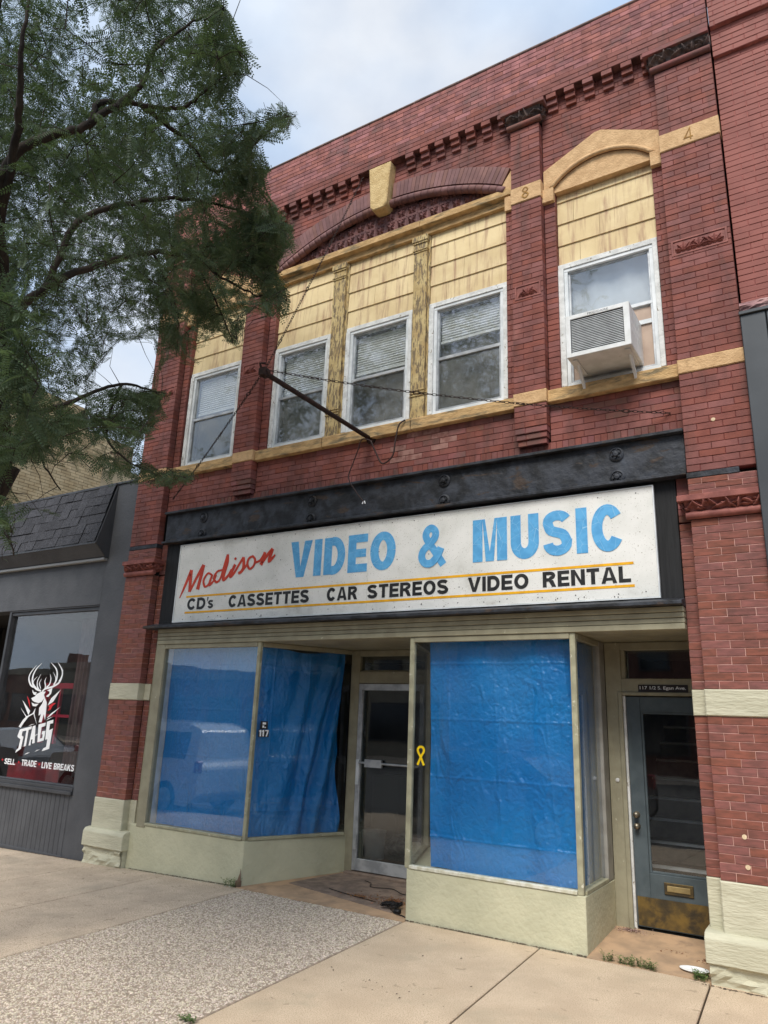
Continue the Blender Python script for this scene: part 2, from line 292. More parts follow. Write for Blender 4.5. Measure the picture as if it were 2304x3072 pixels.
m_cord = mat('black_cord', S(26, 24, 24), rough=.5); m_wire = mat('brown_wire', S(52, 34, 30), rough=.6)
m_paper = mat('white_paper', S(232, 232, 230), rough=.7)
m_yel = mat('ribbon_yellow', S(250, 214, 20), S(240, 200, 16), ns=20, rough=.5)
m_wood = mat('weathered_wood', S(128, 106, 88), S(88, 72, 60), ns=16, rough=.9, stretch=(1, 1, .2))
m_brickw = mat('bloomed_brick', S(152, 114, 104), S(124, 82, 74), ns=14, rough=.9, rnd=.15)
m_glass = glass('window_glass', (.97, .98, .98), .0, .008); m_glassu = glass('upper_window_glass', (.96, .97, .97), .07, .04); m_glassd = glass('tinted_glass', (.75, .78, .78), .02, .01)
def tarpmat():
    m = mat('blue_tarp', (.0, .17, .49), (.0, .21, .55), ns=1.4, rough=.36, spec=.5)
    t = m.node_tree; b = t.nodes['Principled BSDF']; N = t.nodes.new; L = t.links.new; g = N('ShaderNodeNewGeometry')
    h = None
    for scl, st, wt, ds in ((7, (1, 1, .5), 1.0, 1.5), (19, (1, 1, 1), .5, .8), (45, (1, 1, .8), .25, .2)):
        mp = N('ShaderNodeMapping'); mp.inputs['Scale'].default_value = st; L(g.outputs['Position'], mp.inputs[0])
        n = N('ShaderNodeTexNoise'); n.noise_type = 'RIDGED_MULTIFRACTAL' if scl == 7 else 'FBM'; n.inputs['Scale'].default_value = scl; n.inputs['Detail'].default_value = 3; n.inputs['Distortion'].default_value = ds; L(mp.outputs[0], n.inputs[0])
        k = N('ShaderNodeMath'); k.operation = 'MULTIPLY_ADD'; k.inputs[1].default_value = wt; L(n.outputs[0], k.inputs[0])
        if h is not None: L(h, k.inputs[2])
        h = k.outputs[0]
    bp = N('ShaderNodeBump'); bp.inputs['Strength'].default_value = .9; bp.inputs['Distance'].default_value = .022; L(h, bp.inputs['Height']); L(bp.outputs[0], b.inputs['Normal'])
    return m
m_tarp = tarpmat()

# ---------------------------------------------------------------- ground
def gz(x): return min(0.0, (x+5.6)*.024) if x > -12 else -.154
def slab(name, poly, z, th, m, parent, c=.006):
    """paving slab: plan polygon subdivided along x so that it follows the fall of the street"""
    mb = MB(); xs = sorted({q[0] for q in poly}); n = len(poly)
    V = [(x, y, z+gz(x)) for x, y in poly]; V += [(x, y, z-th+gz(x)) for x, y in poly]
    mb.add(V, [tuple(range(n)), tuple(range(2*n-1, n-1, -1))] + [(i+n, (i+1) % n+n, (i+1) % n, i) for i in range(n)])
    return mb.build(name, m, parent, bevel=c)
grd = MB()
for x0, x1 in ((-400, -12), (-12, -5.6), (-5.6, 400)):
    za, zb = gz(x0)-.26, gz(x1)-.26; grd.add([(x0,-400,za),(x1,-400,zb),(x1,400,zb),(x0,400,za)], [(0,1,2,3)])
ground = tag(grd.build('ground', m_asph, fix=False), 'flat dark ground beneath the street and buildings', 'ground', kind='structure')
st = MB()
for x0, x1 in ((-60, -12), (-12, -5.6), (-5.6, 40)):
    za, zb = gz(x0)-.16, gz(x1)-.16; st.add([(x0,-21,za),(x1,-21,zb),(x1,-4.45,zb),(x0,-4.45,za)], [(0,1,2,3)])
street = tag(st.build('street', m_asph, fix=False), 'grey asphalt street in front of the kerb', 'street', kind='structure')
wk = MB()
for x0, x1 in ((-40, -12), (-12, -5.6), (-5.6, 20)):
    za, zb = gz(x0)-.035, gz(x1)-.035; wk.add([(x0,-4.3,za),(x1,-4.3,zb),(x1,3,zb),(x0,3,za)], [(0,1,2,3)])
sidewalk = tag(wk.build('sidewalk', m_joint, fix=False), 'concrete sidewalk with one exposed pebble panel by the recessed entry', 'sidewalk', kind='structure')
SK = -.055                                            # the joints run a little off square
def jx(x, y): return x+SK*y
cols = [-16.0, -14.2, -12.4, -10.6, -9.2, -7.84, -6.66, -5.475, -3.59, -2.335, -1.055, .2, 1.5, 2.8, 4.1]
rowsY = [(-4.3, -3.02), (-3.02, .005)]
for i in range(len(cols)-1):
    for r, (ya, yb) in enumerate(rowsY):
        if abs(cols[i]+5.475) < .01: continue
        x0, x1 = cols[i]+.0065, cols[i+1]-.0065; yy = yb
        if i >= 9 and r == 1: yy = .0
        slab('concrete_slab', [(jx(x0,ya+.004),ya+.004),(jx(x1,ya+.004),ya+.004),(jx(x1,yy),yy),(jx(x0,yy),yy)], .0, .03, m_conc2 if i >= 8 else m_conc, sidewalk)
agg = slab('pebble_panel', [(jx(-5.471,-4.3),-4.3),(jx(-3.594,-4.3),-4.3),(jx(-3.594,-.03),-.03),(jx(-5.471,-.03),-.03)], -.002, .028, m_pebm, sidewalk)
def pebbles():
    n = 44000; x = rng.uniform(-5.46, -3.605, n); y = rng.uniform(-4.28, -.04, n); a = rng.uniform(0, math.pi, n)
    keep = (rng.random(n) < .88) | (np.abs(np.sin(x*3.1+y*2.2)) > .4); x, y, a = x[keep], y[keep], a[keep]; n = len(x)
    la = rng.uniform(.0048, .0100, n); wa = la*rng.uniform(.55, .85, n); h = rng.uniform(.002, .006, n)
    ring = np.linspace(0, 2*math.pi, 7)[:-1]; P = []
    for s, hz in ((1, -.002), (.62, .8)):
        lx = np.outer(la*s, np.cos(ring)); ly = np.outer(wa*s, np.sin(ring))
        X = (x+SK*y)[:, None]+lx*np.cos(a)[:, None]-ly*np.sin(a)[:, None]; Y = y[:, None]+lx*np.sin(a)[:, None]+ly*np.cos(a)[:, None]
        P.append(np.stack([X, Y, np.repeat((h*hz)[:, None], 6, 1)-.002], -1))
    V = np.concatenate(P, 1).reshape(-1, 3); f = [(i, (i+1) % 6, (i+1) % 6+6, i+6) for i in range(6)]
    loops = np.array([q for t in f for q in t]+[6, 7, 8, 9, 10, 11]); tot = np.array([4]*6+[6])
    me = bpy.data.meshes.new('pebbles'); me.vertices.add(len(V)); me.vertices.foreach_set('co', V.ravel())
    Lp = (loops[None, :]+(np.arange(n)*12)[:, None]).ravel(); me.loops.add(len(Lp)); me.loops.foreach_set('vertex_index', Lp)
    T = np.tile(tot, n); me.polygons.add(len(T)); me.polygons.foreach_set('loop_start', np.concatenate([[0], np.cumsum(T)[:-1]])); me.polygons.foreach_set('loop_total', T)
    me.materials.append(m_peb); me.update(calc_edges=True); o = bpy.data.objects.new('pebbles', me); o['kind'] = 'stuff'; link(o, agg, Vector((0, 0, 0)))
pebbles()
kb = empty('kerb', (-4, -4.38, -.16)); tag(kb, 'pale concrete kerb between the sidewalk and the street', 'kerb', kind='structure')
for x in range(-16, 6, 2): slab('kerb_stone', [(x+.005,-4.46),(x+1.995,-4.46),(x+1.995,-4.305),(x+.005,-4.305)], .0, .3, m_conc, kb, .015)

# ---------------------------------------------------------------- brick walls
CO, BL, JT = .0612, .206, .0045
class Bricks:
    def __init__(s, thing): s.t = thing; s.b = []; s.mort = {}; s.seg = 0
    def row(s, runs, z0, z1, y, dep, mi, parent, mort, phase, bl=BL, jit=.002, c=.003):
        for x0, x1 in runs:
            s.mort.setdefault((*mort, parent, s.seg), MB()).box(x0+.007, x1-.007, y+.005, y+dep, z0, z1)
            k = math.floor((x0-phase)/bl); xs = [x0]
            e = phase+(k+1)*bl
            while e < x1-.001:
                if e-xs[-1] > .04 and x1-e > .03: xs.append(e)
                e += bl
            xs.append(x1)
            for a, b in zip(xs[:-1], xs[1:]):
                s.b.append((a+JT/2, b-JT/2, y+random.uniform(-jit, jit), y+dep-.002, z0+JT/2, z1-JT/2, mi((a+b)/2, (z0+z1)/2) if callable(mi) else mi, parent, c))
    def field(s, x0, x1, z0, z1, y, dep, mi, parent, mort, holes=(), round_hole=None, phase=0, bl=BL, mfun=None):
        s.seg += 1; n = max(1, round((z1-z0)/CO)); h = (z1-z0)/n
        for k in range(n):
            za, zb = z0+k*h, z0+(k+1)*h; zc = (za+zb)/2; runs = [(x0, x1)]
            hs = [(a, b) for a, b, c, d in holes if c < zc < d]
            if round_hole:
                q = round_hole(zc)
                if q: hs.append(q)
            for a, b in hs:
                nr = []
                for u, v in runs:
                    if b <= u or a >= v: nr.append((u, v)); continue
                    if a-u > .02: nr.append((u, a))
                    if v-b > .02: nr.append((b, v))
                runs = nr
            s.row(runs, za, zb, y, dep, mfun or mi, parent, mort, phase+(bl/2 if k % 2 else 0), bl)
    def build(s, mats, limit=300):
        def vis(q):
            P = proj(np.array([(q[0]+q[1])/2, q[2], (q[4]+q[5])/2]))[0]
            if P[2] <= 0 or not (0 < P[0] < 2304 and 0 < P[1] < 3072): return 0
            d2 = ((np.array([(q[0]+q[1])/2, q[2], (q[4]+q[5])/2])-CAM)**2).sum(); return (q[1]-q[0])*(q[5]-q[4])/d2*(6.3/math.sqrt(d2))
        order = sorted(range(len(s.b)), key=lambda i: -vis(s.b[i])); single = set(order[:limit]); cache = {}; rest = MB()
        for i, q in enumerate(s.b):
            if i in single:
                key = tuple(round(v, 3) for v in (q[1]-q[0], q[3]-q[2], q[5]-q[4]))+(q[6],)
                if key not in cache:
                    hx, hz = (q[1]-q[0])/2, (q[5]-q[4])/2; mb = MB().cbox(-hx, hx, 0, q[3]-q[2], -hz, hz, q[8])
                    me = bpy.data.meshes.new('brick'); me.from_pydata(mb.v, [], mb.f); me.materials.append(mats[q[6]]); me.update(); cache[key] = me
                o = bpy.data.objects.new('brick', cache[key]); link(o, q[7], Vector(((q[0]+q[1])/2, q[2], (q[4]+q[5])/2))); o.rotation_euler = (random.gauss(0, .004), random.gauss(0, .0015), random.gauss(0, .003))
            else: rest.cbox(*q[:6], q[8], q[6])
        r = rest.build('brick_courses', mats, s.t, fix=False); r['kind'] = 'stuff'
        for (nm, mm, pr, _), mb in s.mort.items(): mb.build(nm, mm, pr, fix=False)

XC = -4.21                                   # axis of symmetry of the front
B = empty('brick_storefront_building', (XC, .1, 0), 'two-storey red brick storefront with ochre stone trim, big segmental arch and boarded upper panels', 'building')
MATS = [m_brick, m_brickp, m_brickl, m_brickd, m_brickw]
bk = Bricks(B)
MP, ML, MPP = ('mortar_joints', m_mort), ('light_mortar_joints', m_mortl), ('parapet_mortar_joints', m_mortp)
ZB, ZS0, ZS1, ZT = 4.372, 4.765, 4.905, 8.44       # rowlock top, sill band, corbel table
AZ, RO, RM, RI = 4.555, 3.57, 3.36, 3.265          # arch centre and radii
WO = [(-7.375, -6.39), (-5.83, -2.59), (-2.03, -1.045)]      # window openings
P4 = [(-8.02, -7.485), (-6.27, -5.935), (-2.485, -2.15), (-.935, -.40)]
def backing(name, rects):
    mb = MB()
    for r in rects: mb.box(*r)
    return mb.build(name, m_dark, B)
# structural backing wall behind the face bricks (closes the rooms off from the daylight)
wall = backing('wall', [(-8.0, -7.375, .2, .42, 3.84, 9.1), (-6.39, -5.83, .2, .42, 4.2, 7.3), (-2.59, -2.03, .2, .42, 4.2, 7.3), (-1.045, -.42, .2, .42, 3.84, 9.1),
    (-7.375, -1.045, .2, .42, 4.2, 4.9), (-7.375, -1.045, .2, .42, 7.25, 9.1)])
def arch_hole(z):
    rr = 3.465
    if z < 7.45: return (WO[1][0], WO[1][1])
    d = rr*rr-(z-AZ)**2
    return (XC-math.sqrt(d), XC+math.sqrt(d)) if d > 0 and z-AZ < rr else None
def ped(z):
    return None
wx0, wx1 = P4[0][1], P4[3][0]
holes = [(*WO[0], 4.9, 7.2), (*WO[1], 4.9, 7.45), (*WO[2], 4.9, 7.2)]
for a, b in P4[1:3]: holes.append((a+.002, b-.002, 4.37, 8.45))
def dirt(x, z):
    if abs(x+3.65+.5*(z-4.6)) < .42 and random.random() < .5: return random.choice((3, 4, 4))
    if x > -1.75 and z > 4.5 and random.random() < .6: return 3
    return 3 if z > 4.62 and random.random() < .3 else 0
bk.field(wx0, wx1, ZB, ZS0, .1, .1, 0, wall, MP, holes=holes, phase=.03, mfun=dirt)
bk.field(wx0, wx1, ZS1, ZT, .1, .1, 0, wall, MP, holes=holes, round_hole=arch_hole, phase=.03)
# rowlock course over the iron beam
x = wx0
while x < wx1-.03:
    bk.b.append((x+.002, x+.0612-.002, .1+random.uniform(-.001, .001), .2, 4.262, ZB-.003, 3 if random.random() < .3 else 0, wall, .003)); x += .0612
bk.mort.setdefault((*MP, wall, -1), MB()).box(wx0, wx1, .106, .2, 4.258, ZB)
# parapet
bk.field(P4[0][0], P4[3][1], ZT, ZT+3*CO, .0, .2, 0, wall, MPP, phase=.06)
bk.field(P4[0][0], P4[3][1], ZT+3*CO, 9.165, .004, .2, 1, wall, MPP, phase=.11)
cp = MB(); x = P4[0][0]
while x < P4[3][1]-.01:
    e = min(x+.61, P4[3][1]); cp.cbox(x+.002, e-.002, -.008, .45, 9.167, 9.196+random.uniform(-.003, .003), .008); x = e
cp.build('coping', mat('coping_stone', S(150, 124, 116), S(112, 98, 94), ns=6, rough=.95, bump=.8, bs=30), B)

def relief(x0, x1, z0, z1, y, dep, leaves, nx, nz, bell=0):
    """carved panel: height field of curled leaves; bell: how far the top leans out"""
    W, Hh = x1-x0, z1-z0
    def h(u, v):
        px, pz = u*W, v*Hh; r = 0
        for cx, cz, a, l, wd, s in leaves:
            dx, dz = px-cx*W, pz-cz*Hh; t = (dx*math.cos(a)+dz*math.sin(a))/l; n = (-dx*math.sin(a)+dz*math.cos(a))/wd
            n += .5*s*t*t
            if abs(t) < 1:
                q = 1-t*t-(n/(.35+.65*(1-abs(t))))**2*(1+.35*math.cos(9*t))
                if q > 0: r = max(r, math.sqrt(q)*(.65+.35*math.cos(6*n)))
        return r
    return lambda u, v: (x0+u*W, y-bell*v*v-dep*h(u, v), z0+v*Hh)
def leafset(n, seed, vert=False):
    q = random.Random(seed); o = []
    for i in range(n):
        c = (i+.5)/n; o.append((c+q.uniform(-.02, .02), q.uniform(.35, .7), q.uniform(.2, 1.2)*(1 if i % 2 else -1)+math.pi/2, q.uniform(.045, .07), q.uniform(.02, .03), q.uniform(-1, 1)))
        o.append((c+q.uniform(-.04, .04), q.uniform(.2, .5), q.uniform(-.6, .6), q.uniform(.03, .05), q.uniform(.014, .02), q.uniform(-1, 1)))
        o.append((c+q.uniform(-.03, .03), q.uniform(.3, .8), 0, .014, .014, 0))
    return o
def capital(pil, x0, x1, zb, m_leaf, m_slab, hgt=.235, pr=.085, ends=(1, 1)):
    xa, xb = x0-pr*ends[0], x1+pr*ends[1]
    mb = MB(); mb.box(xa, xb, -pr, .16, zb+hgt-.052, zb+hgt)
    mb.tube([(x0-.03*ends[0], -.012, zb+.035), (x1+.03*ends[1], -.012, zb+.035)], .034, 12)
    c = mb.build('capital', m_slab, pil, smooth=False, bevel=.004)
    z0, z1 = zb+.065, zb+hgt-.053; lv = MB(); n = 9 if x1-x0 > .4 else 6
    lv.grid(relief(xa+.05*ends[0], xb-.05*ends[1], z0, z1, -.012, .05, leafset(n, int(abs(x0)*100)), 90 if n > 6 else 60, 22, .045), 90 if n > 6 else 60, 22)
    f = relief(0, .15, z0, z1, 0, .04, leafset(3, 5), 20, 16, .045)
    for s, xs in ((-1, x0), (1, x1)):
        if ends[0 if s < 0 else 1]:
            lv.grid(lambda u, v, s=s, xs=xs: (xs+s*(.012-f(u, v)[1]), -.035+u*.14, f(u, v)[2]), 20, 16)
    lv.box(x0-.005, x1+.005, -.011, .1, z0-.01, z1+.004)
    lv.build('carved_leaves', m_leaf, pil, smooth=True, fix=False)
pils = []
for i, (a, b) in enumerate(P4):
    outer = i in (0, 3)
    core = MB(); z0 = 3.84 if outer else 4.53
    if outer: core.box(a+.02, b-.02, .102, .2, .0, 9.1)
    else: core.box(a+.02, b-.02, .102, .2, 4.53, 8.3)
    pl = core.build('pilaster', m_dark, B); pils.append(pl)
    ph = a+.11 if i in (3, 2) else a+.1
    bands = ((ZS0, ZS1), (7.145, 7.352))
    segs = [(4.53, ZS0), (ZS1, 7.145), (7.352, 8.115)] if not outer else [(3.845, ZS0), (ZS1, 7.145), (7.352, 8.115)]
    for z0, z1 in segs: bk.field(a, b, z0, z1, 0, .1, 0, pl, MP, phase=ph, holes=[(a+.03, b-.03, 5.972, 6.12)])
    for z0, z1 in bands:
        mb = MB().cbox(a-.004, b+.004, -.012, .16, z0+.002, z1-.002, .007); mb.build('stone_band', m_ochre, pl)
    # carved plaque
    mb = MB(); mb.box(a+.03, b-.03, .006, .1, 5.968, 6.126)
    for r in ((a+.028, b-.028, -.004, .02, 5.966, 5.98), (a+.028, b-.028, -.004, .02, 6.114, 6.128), (a+.028, a+.045, -.0035, .02, 5.98, 6.114), (b-.045, b-.028, -.0035, .02, 5.98, 6.114)): mb.box(*r)
    W_ = b-a-.12; pl_leaves = []
    for cx_ in ((.18, .5, .82) if outer else (.5,)):
        for da in (-1.3, -.66, 0, .66, 1.3): pl_leaves.append((cx_+math.sin(da)*.046/W_, .2+.36*math.cos(da), math.pi/2-da, .044, .019, 0))
        pl_leaves += [(cx_-.045/W_, .14, 0, .022, .018, 0), (cx_+.045/W_, .14, 0, .022, .018, 0), (cx_, .2, 0, .02, .02, 0)]
    if outer: pl_leaves += [(.34, .55, .9, .05, .016, .8), (.66, .55, math.pi-.9, .05, .016, -.8)]
    else: pl_leaves += [(.16, .35, .7, .045, .02, .8), (.84, .35, math.pi-.7, .045, .02, -.8)]
    mb.grid(relief(a+.06, b-.06, 5.984, 6.11, .004, .022, pl_leaves, 80, 30), 110 if outer else 60, 34)
    mb.build('carved_plaque', m_terrr, pl, fix=False)
    if outer:
        capital(pl, a, b, 8.12, m_terrd, m_brickd, ends=(1, 0) if i == 3 else (0, 1))
        e0, e1 = (0, 1) if i == 0 else (1, 0)
        capital(pl, a, b, 3.425, m_terrr, m_terrr, hgt=.2, ends=(e0, e1))
        for z0, z1, mi in ((.685, 1.845, 2), (2.05, 3.425, 2), (3.63, 3.79, 2)):
            bk.field(a, b, z0, z1, 0, .1, mi, pl, ML, phase=ph)
            sx = (b, -7.375) if i == 0 else (-1.045, a)
            bk.field(*sx, z0, z1, .1, .12, mi, pl, ML, phase=0, bl=.12)
        bk.field(*((b, -7.375) if i == 0 else (-1.045, a)), 3.44, 3.84, .1, .12, 3, pl, MP, phase=0, bl=.12)
        sx = (b, -7.375) if i == 0 else (-1.045, a)
        for z0, z1 in ((1.847, 2.048), (.33, .683)):
            MB().cbox(a-.004, b+.004, -.014, .16, z0, z1, .008).build('painted_stone_band', m_sage, pl)
            MB().cbox(*sx, .085, .3, z0+.001, z1-.001, .006).build('painted_stone_band', m_sage, pl)
        q0, q1 = a-(.06 if i == 0 else .13), b+(.13 if i == 0 else .08)
        MB().side([(-.075, .14), (-.075, .30), (-.05, .335), (.0, .345), (.3, .345), (.3, .14)], q0, q1).build('plinth_cap', m_sage, pl, bevel=.006)
        f0 = MB(); lim = random.Random(i)
        f0.grid(lambda u, v: (q0+.02+u*(q1-q0-.04), -.045-.02*math.sin(5*u+3*v)*math.sin(7*v+2)+lim.uniform(-.012, .012), -.09+v*.235), 14, 7)
        f0.box(q0+.02, q1-.02, -.03, .3, -.12, .139); f0.build('plinth_base', m_sage, pl, fix=False)
        st_ = MB().box(a+.002 if i == 0 else a-.004, b+.004 if i == 0 else b-.13, -.004, .1, 3.792, 3.842); st_.build('iron_strip', m_black, pl, bevel=.003)
    else:
        capital(pl, a, b, 8.12, m_terrd, m_brickd)
        for k, (z0, z1, ins) in enumerate(((4.47, 4.53, .006), (4.41, 4.468, .022), (4.35, 4.408, .04))):
            bk.field(a+ins*.5, b-ins*.5, z0, z1, .0+ins, .1, 3, pl, MP, phase=ph)
# digits cut on the bands: 1 8 8 4
def digit(ch, x, z, pil):
    h, wd = .13, .075; S_ = {'8': [[(.5, .52), (.12, .75), (.5, 1), (.88, .75), (.5, .52), (.06, .25), (.5, 0), (.94, .25), (.5, .52)]], '4': [[(1, .22), (0, .22), (.72, 1), (.72, 0)]], '1': [[(.2, .8), (.5, 1), (.5, 0)]]}[ch]
    mb = MB()
    for st_ in S_:
        pts = [(x+(q[0]-.5)*wd, z+(q[1]-.5)*h) for q in st_]
        if ch == '8': pts = [tuple(q) for q in crom(pts, 5)]
        mb.strip(pts, .014, -.0155, -.010)
    mb.build('carved_digit', m_dcut, pil)
m_dcut = mat('carved_digit', S(168, 128, 70), S(140, 104, 58), ns=20, rough=.9)
for ch, x, pl in (('1', -7.752, pils[0]), ('8', -6.1, pils[1]), ('8', -2.318, pils[2]), ('4', -.667, pils[3])): digit(ch, x, 7.248, pl)
# corbel table
for s0, s1 in ((P4[0][1], P4[1][0]), (P4[1][1], P4[2][0]), (P4[2][1], P4[3][0])):
    n = round((s1-s0)/.2065); st_ = (s1-s0)/n
    for k in range(n):
        x = s0+(k+.5)*st_+(.04 if s0 > -3 else 0)
        if abs(x-XC) < .22: continue
        mb = MB()
        for j, dep in enumerate((.004, .036, .068)):
            mb.cbox(x-.055, x+.055, dep+random.uniform(-.002, .002), .12, ZT-.064*(j+1)+.003, ZT-.064*j-.001, .003)
        mb.build('corbel', m_brick, B)
# arch of voussoir bricks, roll moulding, keystone, skewbacks
a_end = math.asin(1.70/RO); nv = 64; va = MB()
arch = va.box(XC-.01, XC+.01, .19, .2, 7.9, 8.0).build('arch', m_vous, B)
for k in range(nv):
    t0 = -a_end+2*a_end*k/nv; t1 = -a_end+2*a_end*(k+1)/nv
    if abs((t0+t1)/2) < .046: continue
    g = .0004; P = [(XC+r*math.sin(t), AZ+r*math.cos(t)) for r, t in ((RM, t0+g), (RM, t1-g), (RO, t1-g), (RO, t0+g))]
    yy = .045+random.uniform(-.0015, .0015); MB().prism(P, yy, .19).build('voussoir', m_vous, arch, bevel=.002)
nr = 36; ae2 = math.asin(1.60/RI)
for k in range(nr):
    t0 = -ae2+2*ae2*k/nr+.0006; t1 = -ae2+2*ae2*(k+1)/nr-.0006
    if abs((t0+t1)/2) < .04: continue
    rc = (RM+RI)/2; mb = MB(); mb.tube([(XC+rc*math.sin(t0+(t1-t0)*j/3), .085, AZ+rc*math.cos(t0+(t1-t0)*j/3)) for j in range(4)], .05, 10); mb.build('roll_moulding', m_vous, arch, smooth=True)
MB().prism([(XC-.118, 7.815), (XC-.07, 7.765), (XC+.075, 7.765), (XC+.118, 7.815), (XC+.162, 8.412), (XC-.162, 8.412)], -.03, .18).build('keystone', mat('keystone_stone', S(214, 186, 134), S(196, 166, 114), ns=14, rough=.85, bump=1.4, bs=60), B, bevel=.012)
for s in (-1, 1):
    P = [(XC+s*1.72, 7.445), (XC+s*1.56, 7.445), (XC+s*1.585, 7.50), (XC+s*1.725, 7.70)]
    if s > 0: P = P[::-1]
    MB().prism(P if s < 0 else P, .06, .19).build('skewback_stone', m_ochre, B, bevel=.004)
    MB().box(min(XC+s*1.62, XC+s*1.722), max(XC+s*1.62, XC+s*1.722), .066, .19, 7.16, 7.345).build('springer_stone', m_ochre, B, bevel=.004)
# terracotta tiles of the tympanum
tymp = MB().prism([(XC+3.3*math.sin(t), AZ+3.3*math.cos(t)) for t in np.linspace(ae2, -ae2, 24)], .165, .198).build('tympanum', m_terra, B)
TW, TH = .1502, .139
def tile_mesh():
    mb = MB(); hw, hh = TW/2-.0025, TH/2-.0025
    lf = [(.5, .62, math.pi/2, .05, .026, 0), (.3, .6, 2.3, .046, .022, .6), (.7, .6, .85, .046, .022, -.6), (.3, .32, .5, .022, .02, 0), (.7, .32, 2.6, .022, .02, 0), (.5, .3, math.pi/2, .04, .01, 0)]
    f = relief(-hw+.01, hw-.01, -hh+.01, hh-.01, .003, .028, lf, 16, 16)
    mb.grid(f, 18, 18); mb.box(-hw, hw, .004, .03, -hh, hh)
    for r in ((-hw, hw, -.006, .01, -hh, -hh+.011), (-hw, hw, -.006, .01, hh-.011, hh), (-hw, -hw+.011, -.0055, .01, -hh+.011, hh-.011), (hw-.011, hw, -.0055, .01, -hh+.011, hh-.011)): mb.box(*r)
    me = bpy.data.meshes.new('terracotta_tile'); me.from_pydata(mb.v, [], mb.f); me.materials.append(m_terra); me.update(); return me
tm = tile_mesh()
for r in range(4):
    for c in range(-11, 11):
        x, z = XC+.02+(c+.5)*TW, 7.36+(r+.5)*TH
        if math.hypot(abs(x-XC), z-AZ) < 3.33: o = bpy.data.objects.new('terracotta_tile', tm); link(o, tymp, Vector((x, .138, z))); o.rotation_euler = (0, random.choice((0, 0, math.pi)) if 0 else 0, 0)
# header under the tympanum, mullion columns, sills
for a, b in ((-5.93, -3.66), (-3.655, -2.49)):
    MB().side([(.055, 7.36), (.055, 7.445), (.165, 7.452), (.3, 7.452), (.3, 7.27), (.12, 7.27), (.12, 7.355)], a, b).build('header_beam', m_ochred, B, bevel=.003)
for a, b in ((-4.932, -4.712), (-3.763, -3.553)):
    mb = MB(); mb.box(a+.005, b-.03, .115, .3, ZS1, 7.26); mb.box(b-.031, b, .15, .3, ZS1, 7.26)
    for z0, z1, e in ((7.19, 7.262, .022), (7.165, 7.188, .012), (7.07, 7.09, .014), (7.046, 7.062, .01)): mb.box(a+.005-e, b-.03+e*.6, .115-e, .2, z0, z1)
    for z0, z1 in ((5.19, 5.205), (5.222, 5.24), (5.255, 5.27)): mb.box(a, b-.026, .103, .2, z0, z1)
    mb.build('mullion_column', m_peely, B, bevel=.003)
for a, b in ((-7.49, -6.27), (-5.93, -4.9), (-4.895, -3.7), (-3.695, -2.485), (-2.15, -.935)):
    MB().side([(.03, ZS0), (.03, ZS1-.012), (.3, ZS1+.012), (.3, ZS0)], a+.002, b-.002).build('stone_sill', m_ochred, B, bevel=.006)
# gabled stone hoods over the side windows
for wi, (a, b) in ((0, WO[0]), (2, WO[2])):
    c = (a+b)/2; hw = .6; n = 20; rr = .66; za = 7.235; t_ = math.asin(.5/rr); zc = za-rr*math.cos(t_)
    P = [(c+hw, 7.255), (c+hw, 7.49), (c, 7.775), (c-hw, 7.49), (c-hw, 7.255), (c-.5, 7.255)]+[(c-rr*math.sin(t), zc+rr*math.cos(t)+.02) for t in np.linspace(t_, -t_, n)]+[(c+.5, 7.255)]
    hood = MB(); o_ = [(c+hw, 7.49), (c, 7.775), (c-hw, 7.49)]
    # split the hood into quads between the gable line and the arc
    arc = [(c-(rr+.05)*math.sin(t), zc+(rr+.05)*math.cos(t)) for t in np.linspace(t_, -t_, n)]
    def gable(x): return 7.775-abs(x-c)/hw*.285
    for i in range(n-1):
        (x0, z0), (x1, z1) = arc[i], arc[i+1]; hood.prism([(x0, z0), (x1, z1), (x1, gable(x1)), (x0, gable(x0))], .066, .19)
    hood.prism([(c-hw, 7.255), (arc[0][0], arc[0][1]), (arc[0][0], gable(arc[0][0])), (c-hw, gable(c-hw))], .066, .19)
    hood.prism([(arc[-1][0], arc[-1][1]), (c+hw, 7.255), (c+hw, gable(c+hw)), (arc[-1][0], gable(arc[-1][0]))], .066, .19)
    hd = hood.build('window_hood', m_ochre, B)
    mb = MB(); mb.tube([(c-(rr+.03)*math.sin(t), .072, zc+(rr+.03)*math.cos(t)) for t in np.linspace(t_, -t_, 30)], .024, 8); mb.build('hood_roll', m_ochre, hd, smooth=True)
    mb = MB(); ar = [(c-(rr+.012)*math.sin(t), zc+(rr+.012)*math.cos(t)) for t in np.linspace(-t_, t_, n)]
    mb.prism([(c-.49, 7.2), (c+.49, 7.2)]+ar, .096, .25); mb.build('hood_panel', m_ochre, hd)
    for s in (-1, 1):
        xa, xb = sorted((c+s*.495, c+s*.62)); MB().box(xa, xb, .05, .19, 7.085, 7.252).build('springer_stone', m_ochre, hd, bevel=.004)
# yellow siding boards above the windows
def siding(x0, x1, ztop, zbot, seed):
    q = random.Random(seed); zs = [zbot, 6.58, 6.845, 7.115, ztop]
    for k in range(4):
        off = (.41 if k % 2 else .2)+q.uniform(-.03, .03); cuts = [x0]+[x0+off+j*.405*(1 if (x1-x0) < 1.1 else 1) for j in range(4) if .12 < off+j*.405 < x1-x0-.12][::2]+[x1]
        for a, b in zip(cuts[:-1], cuts[1:]):
            z0, z1 = zs[k]-.008, zs[k+1]
            MB().side([(.157, z0), (.172, z1+.012), (.19, z1+.012), (.19, z0)], a+.0018, b-.0018).build('siding_board', m_side, B)
siding(WO[0][0], WO[0][1], 7.2, 6.335, 1); siding(WO[2][0], WO[2][1], 7.2, 6.335, 2)
siding(-5.83, -4.93, 7.268, 6.335, 3); siding(-4.71, -3.765, 7.268, 6.335, 4); siding(-3.55, -2.59, 7.268, 6.335, 5)
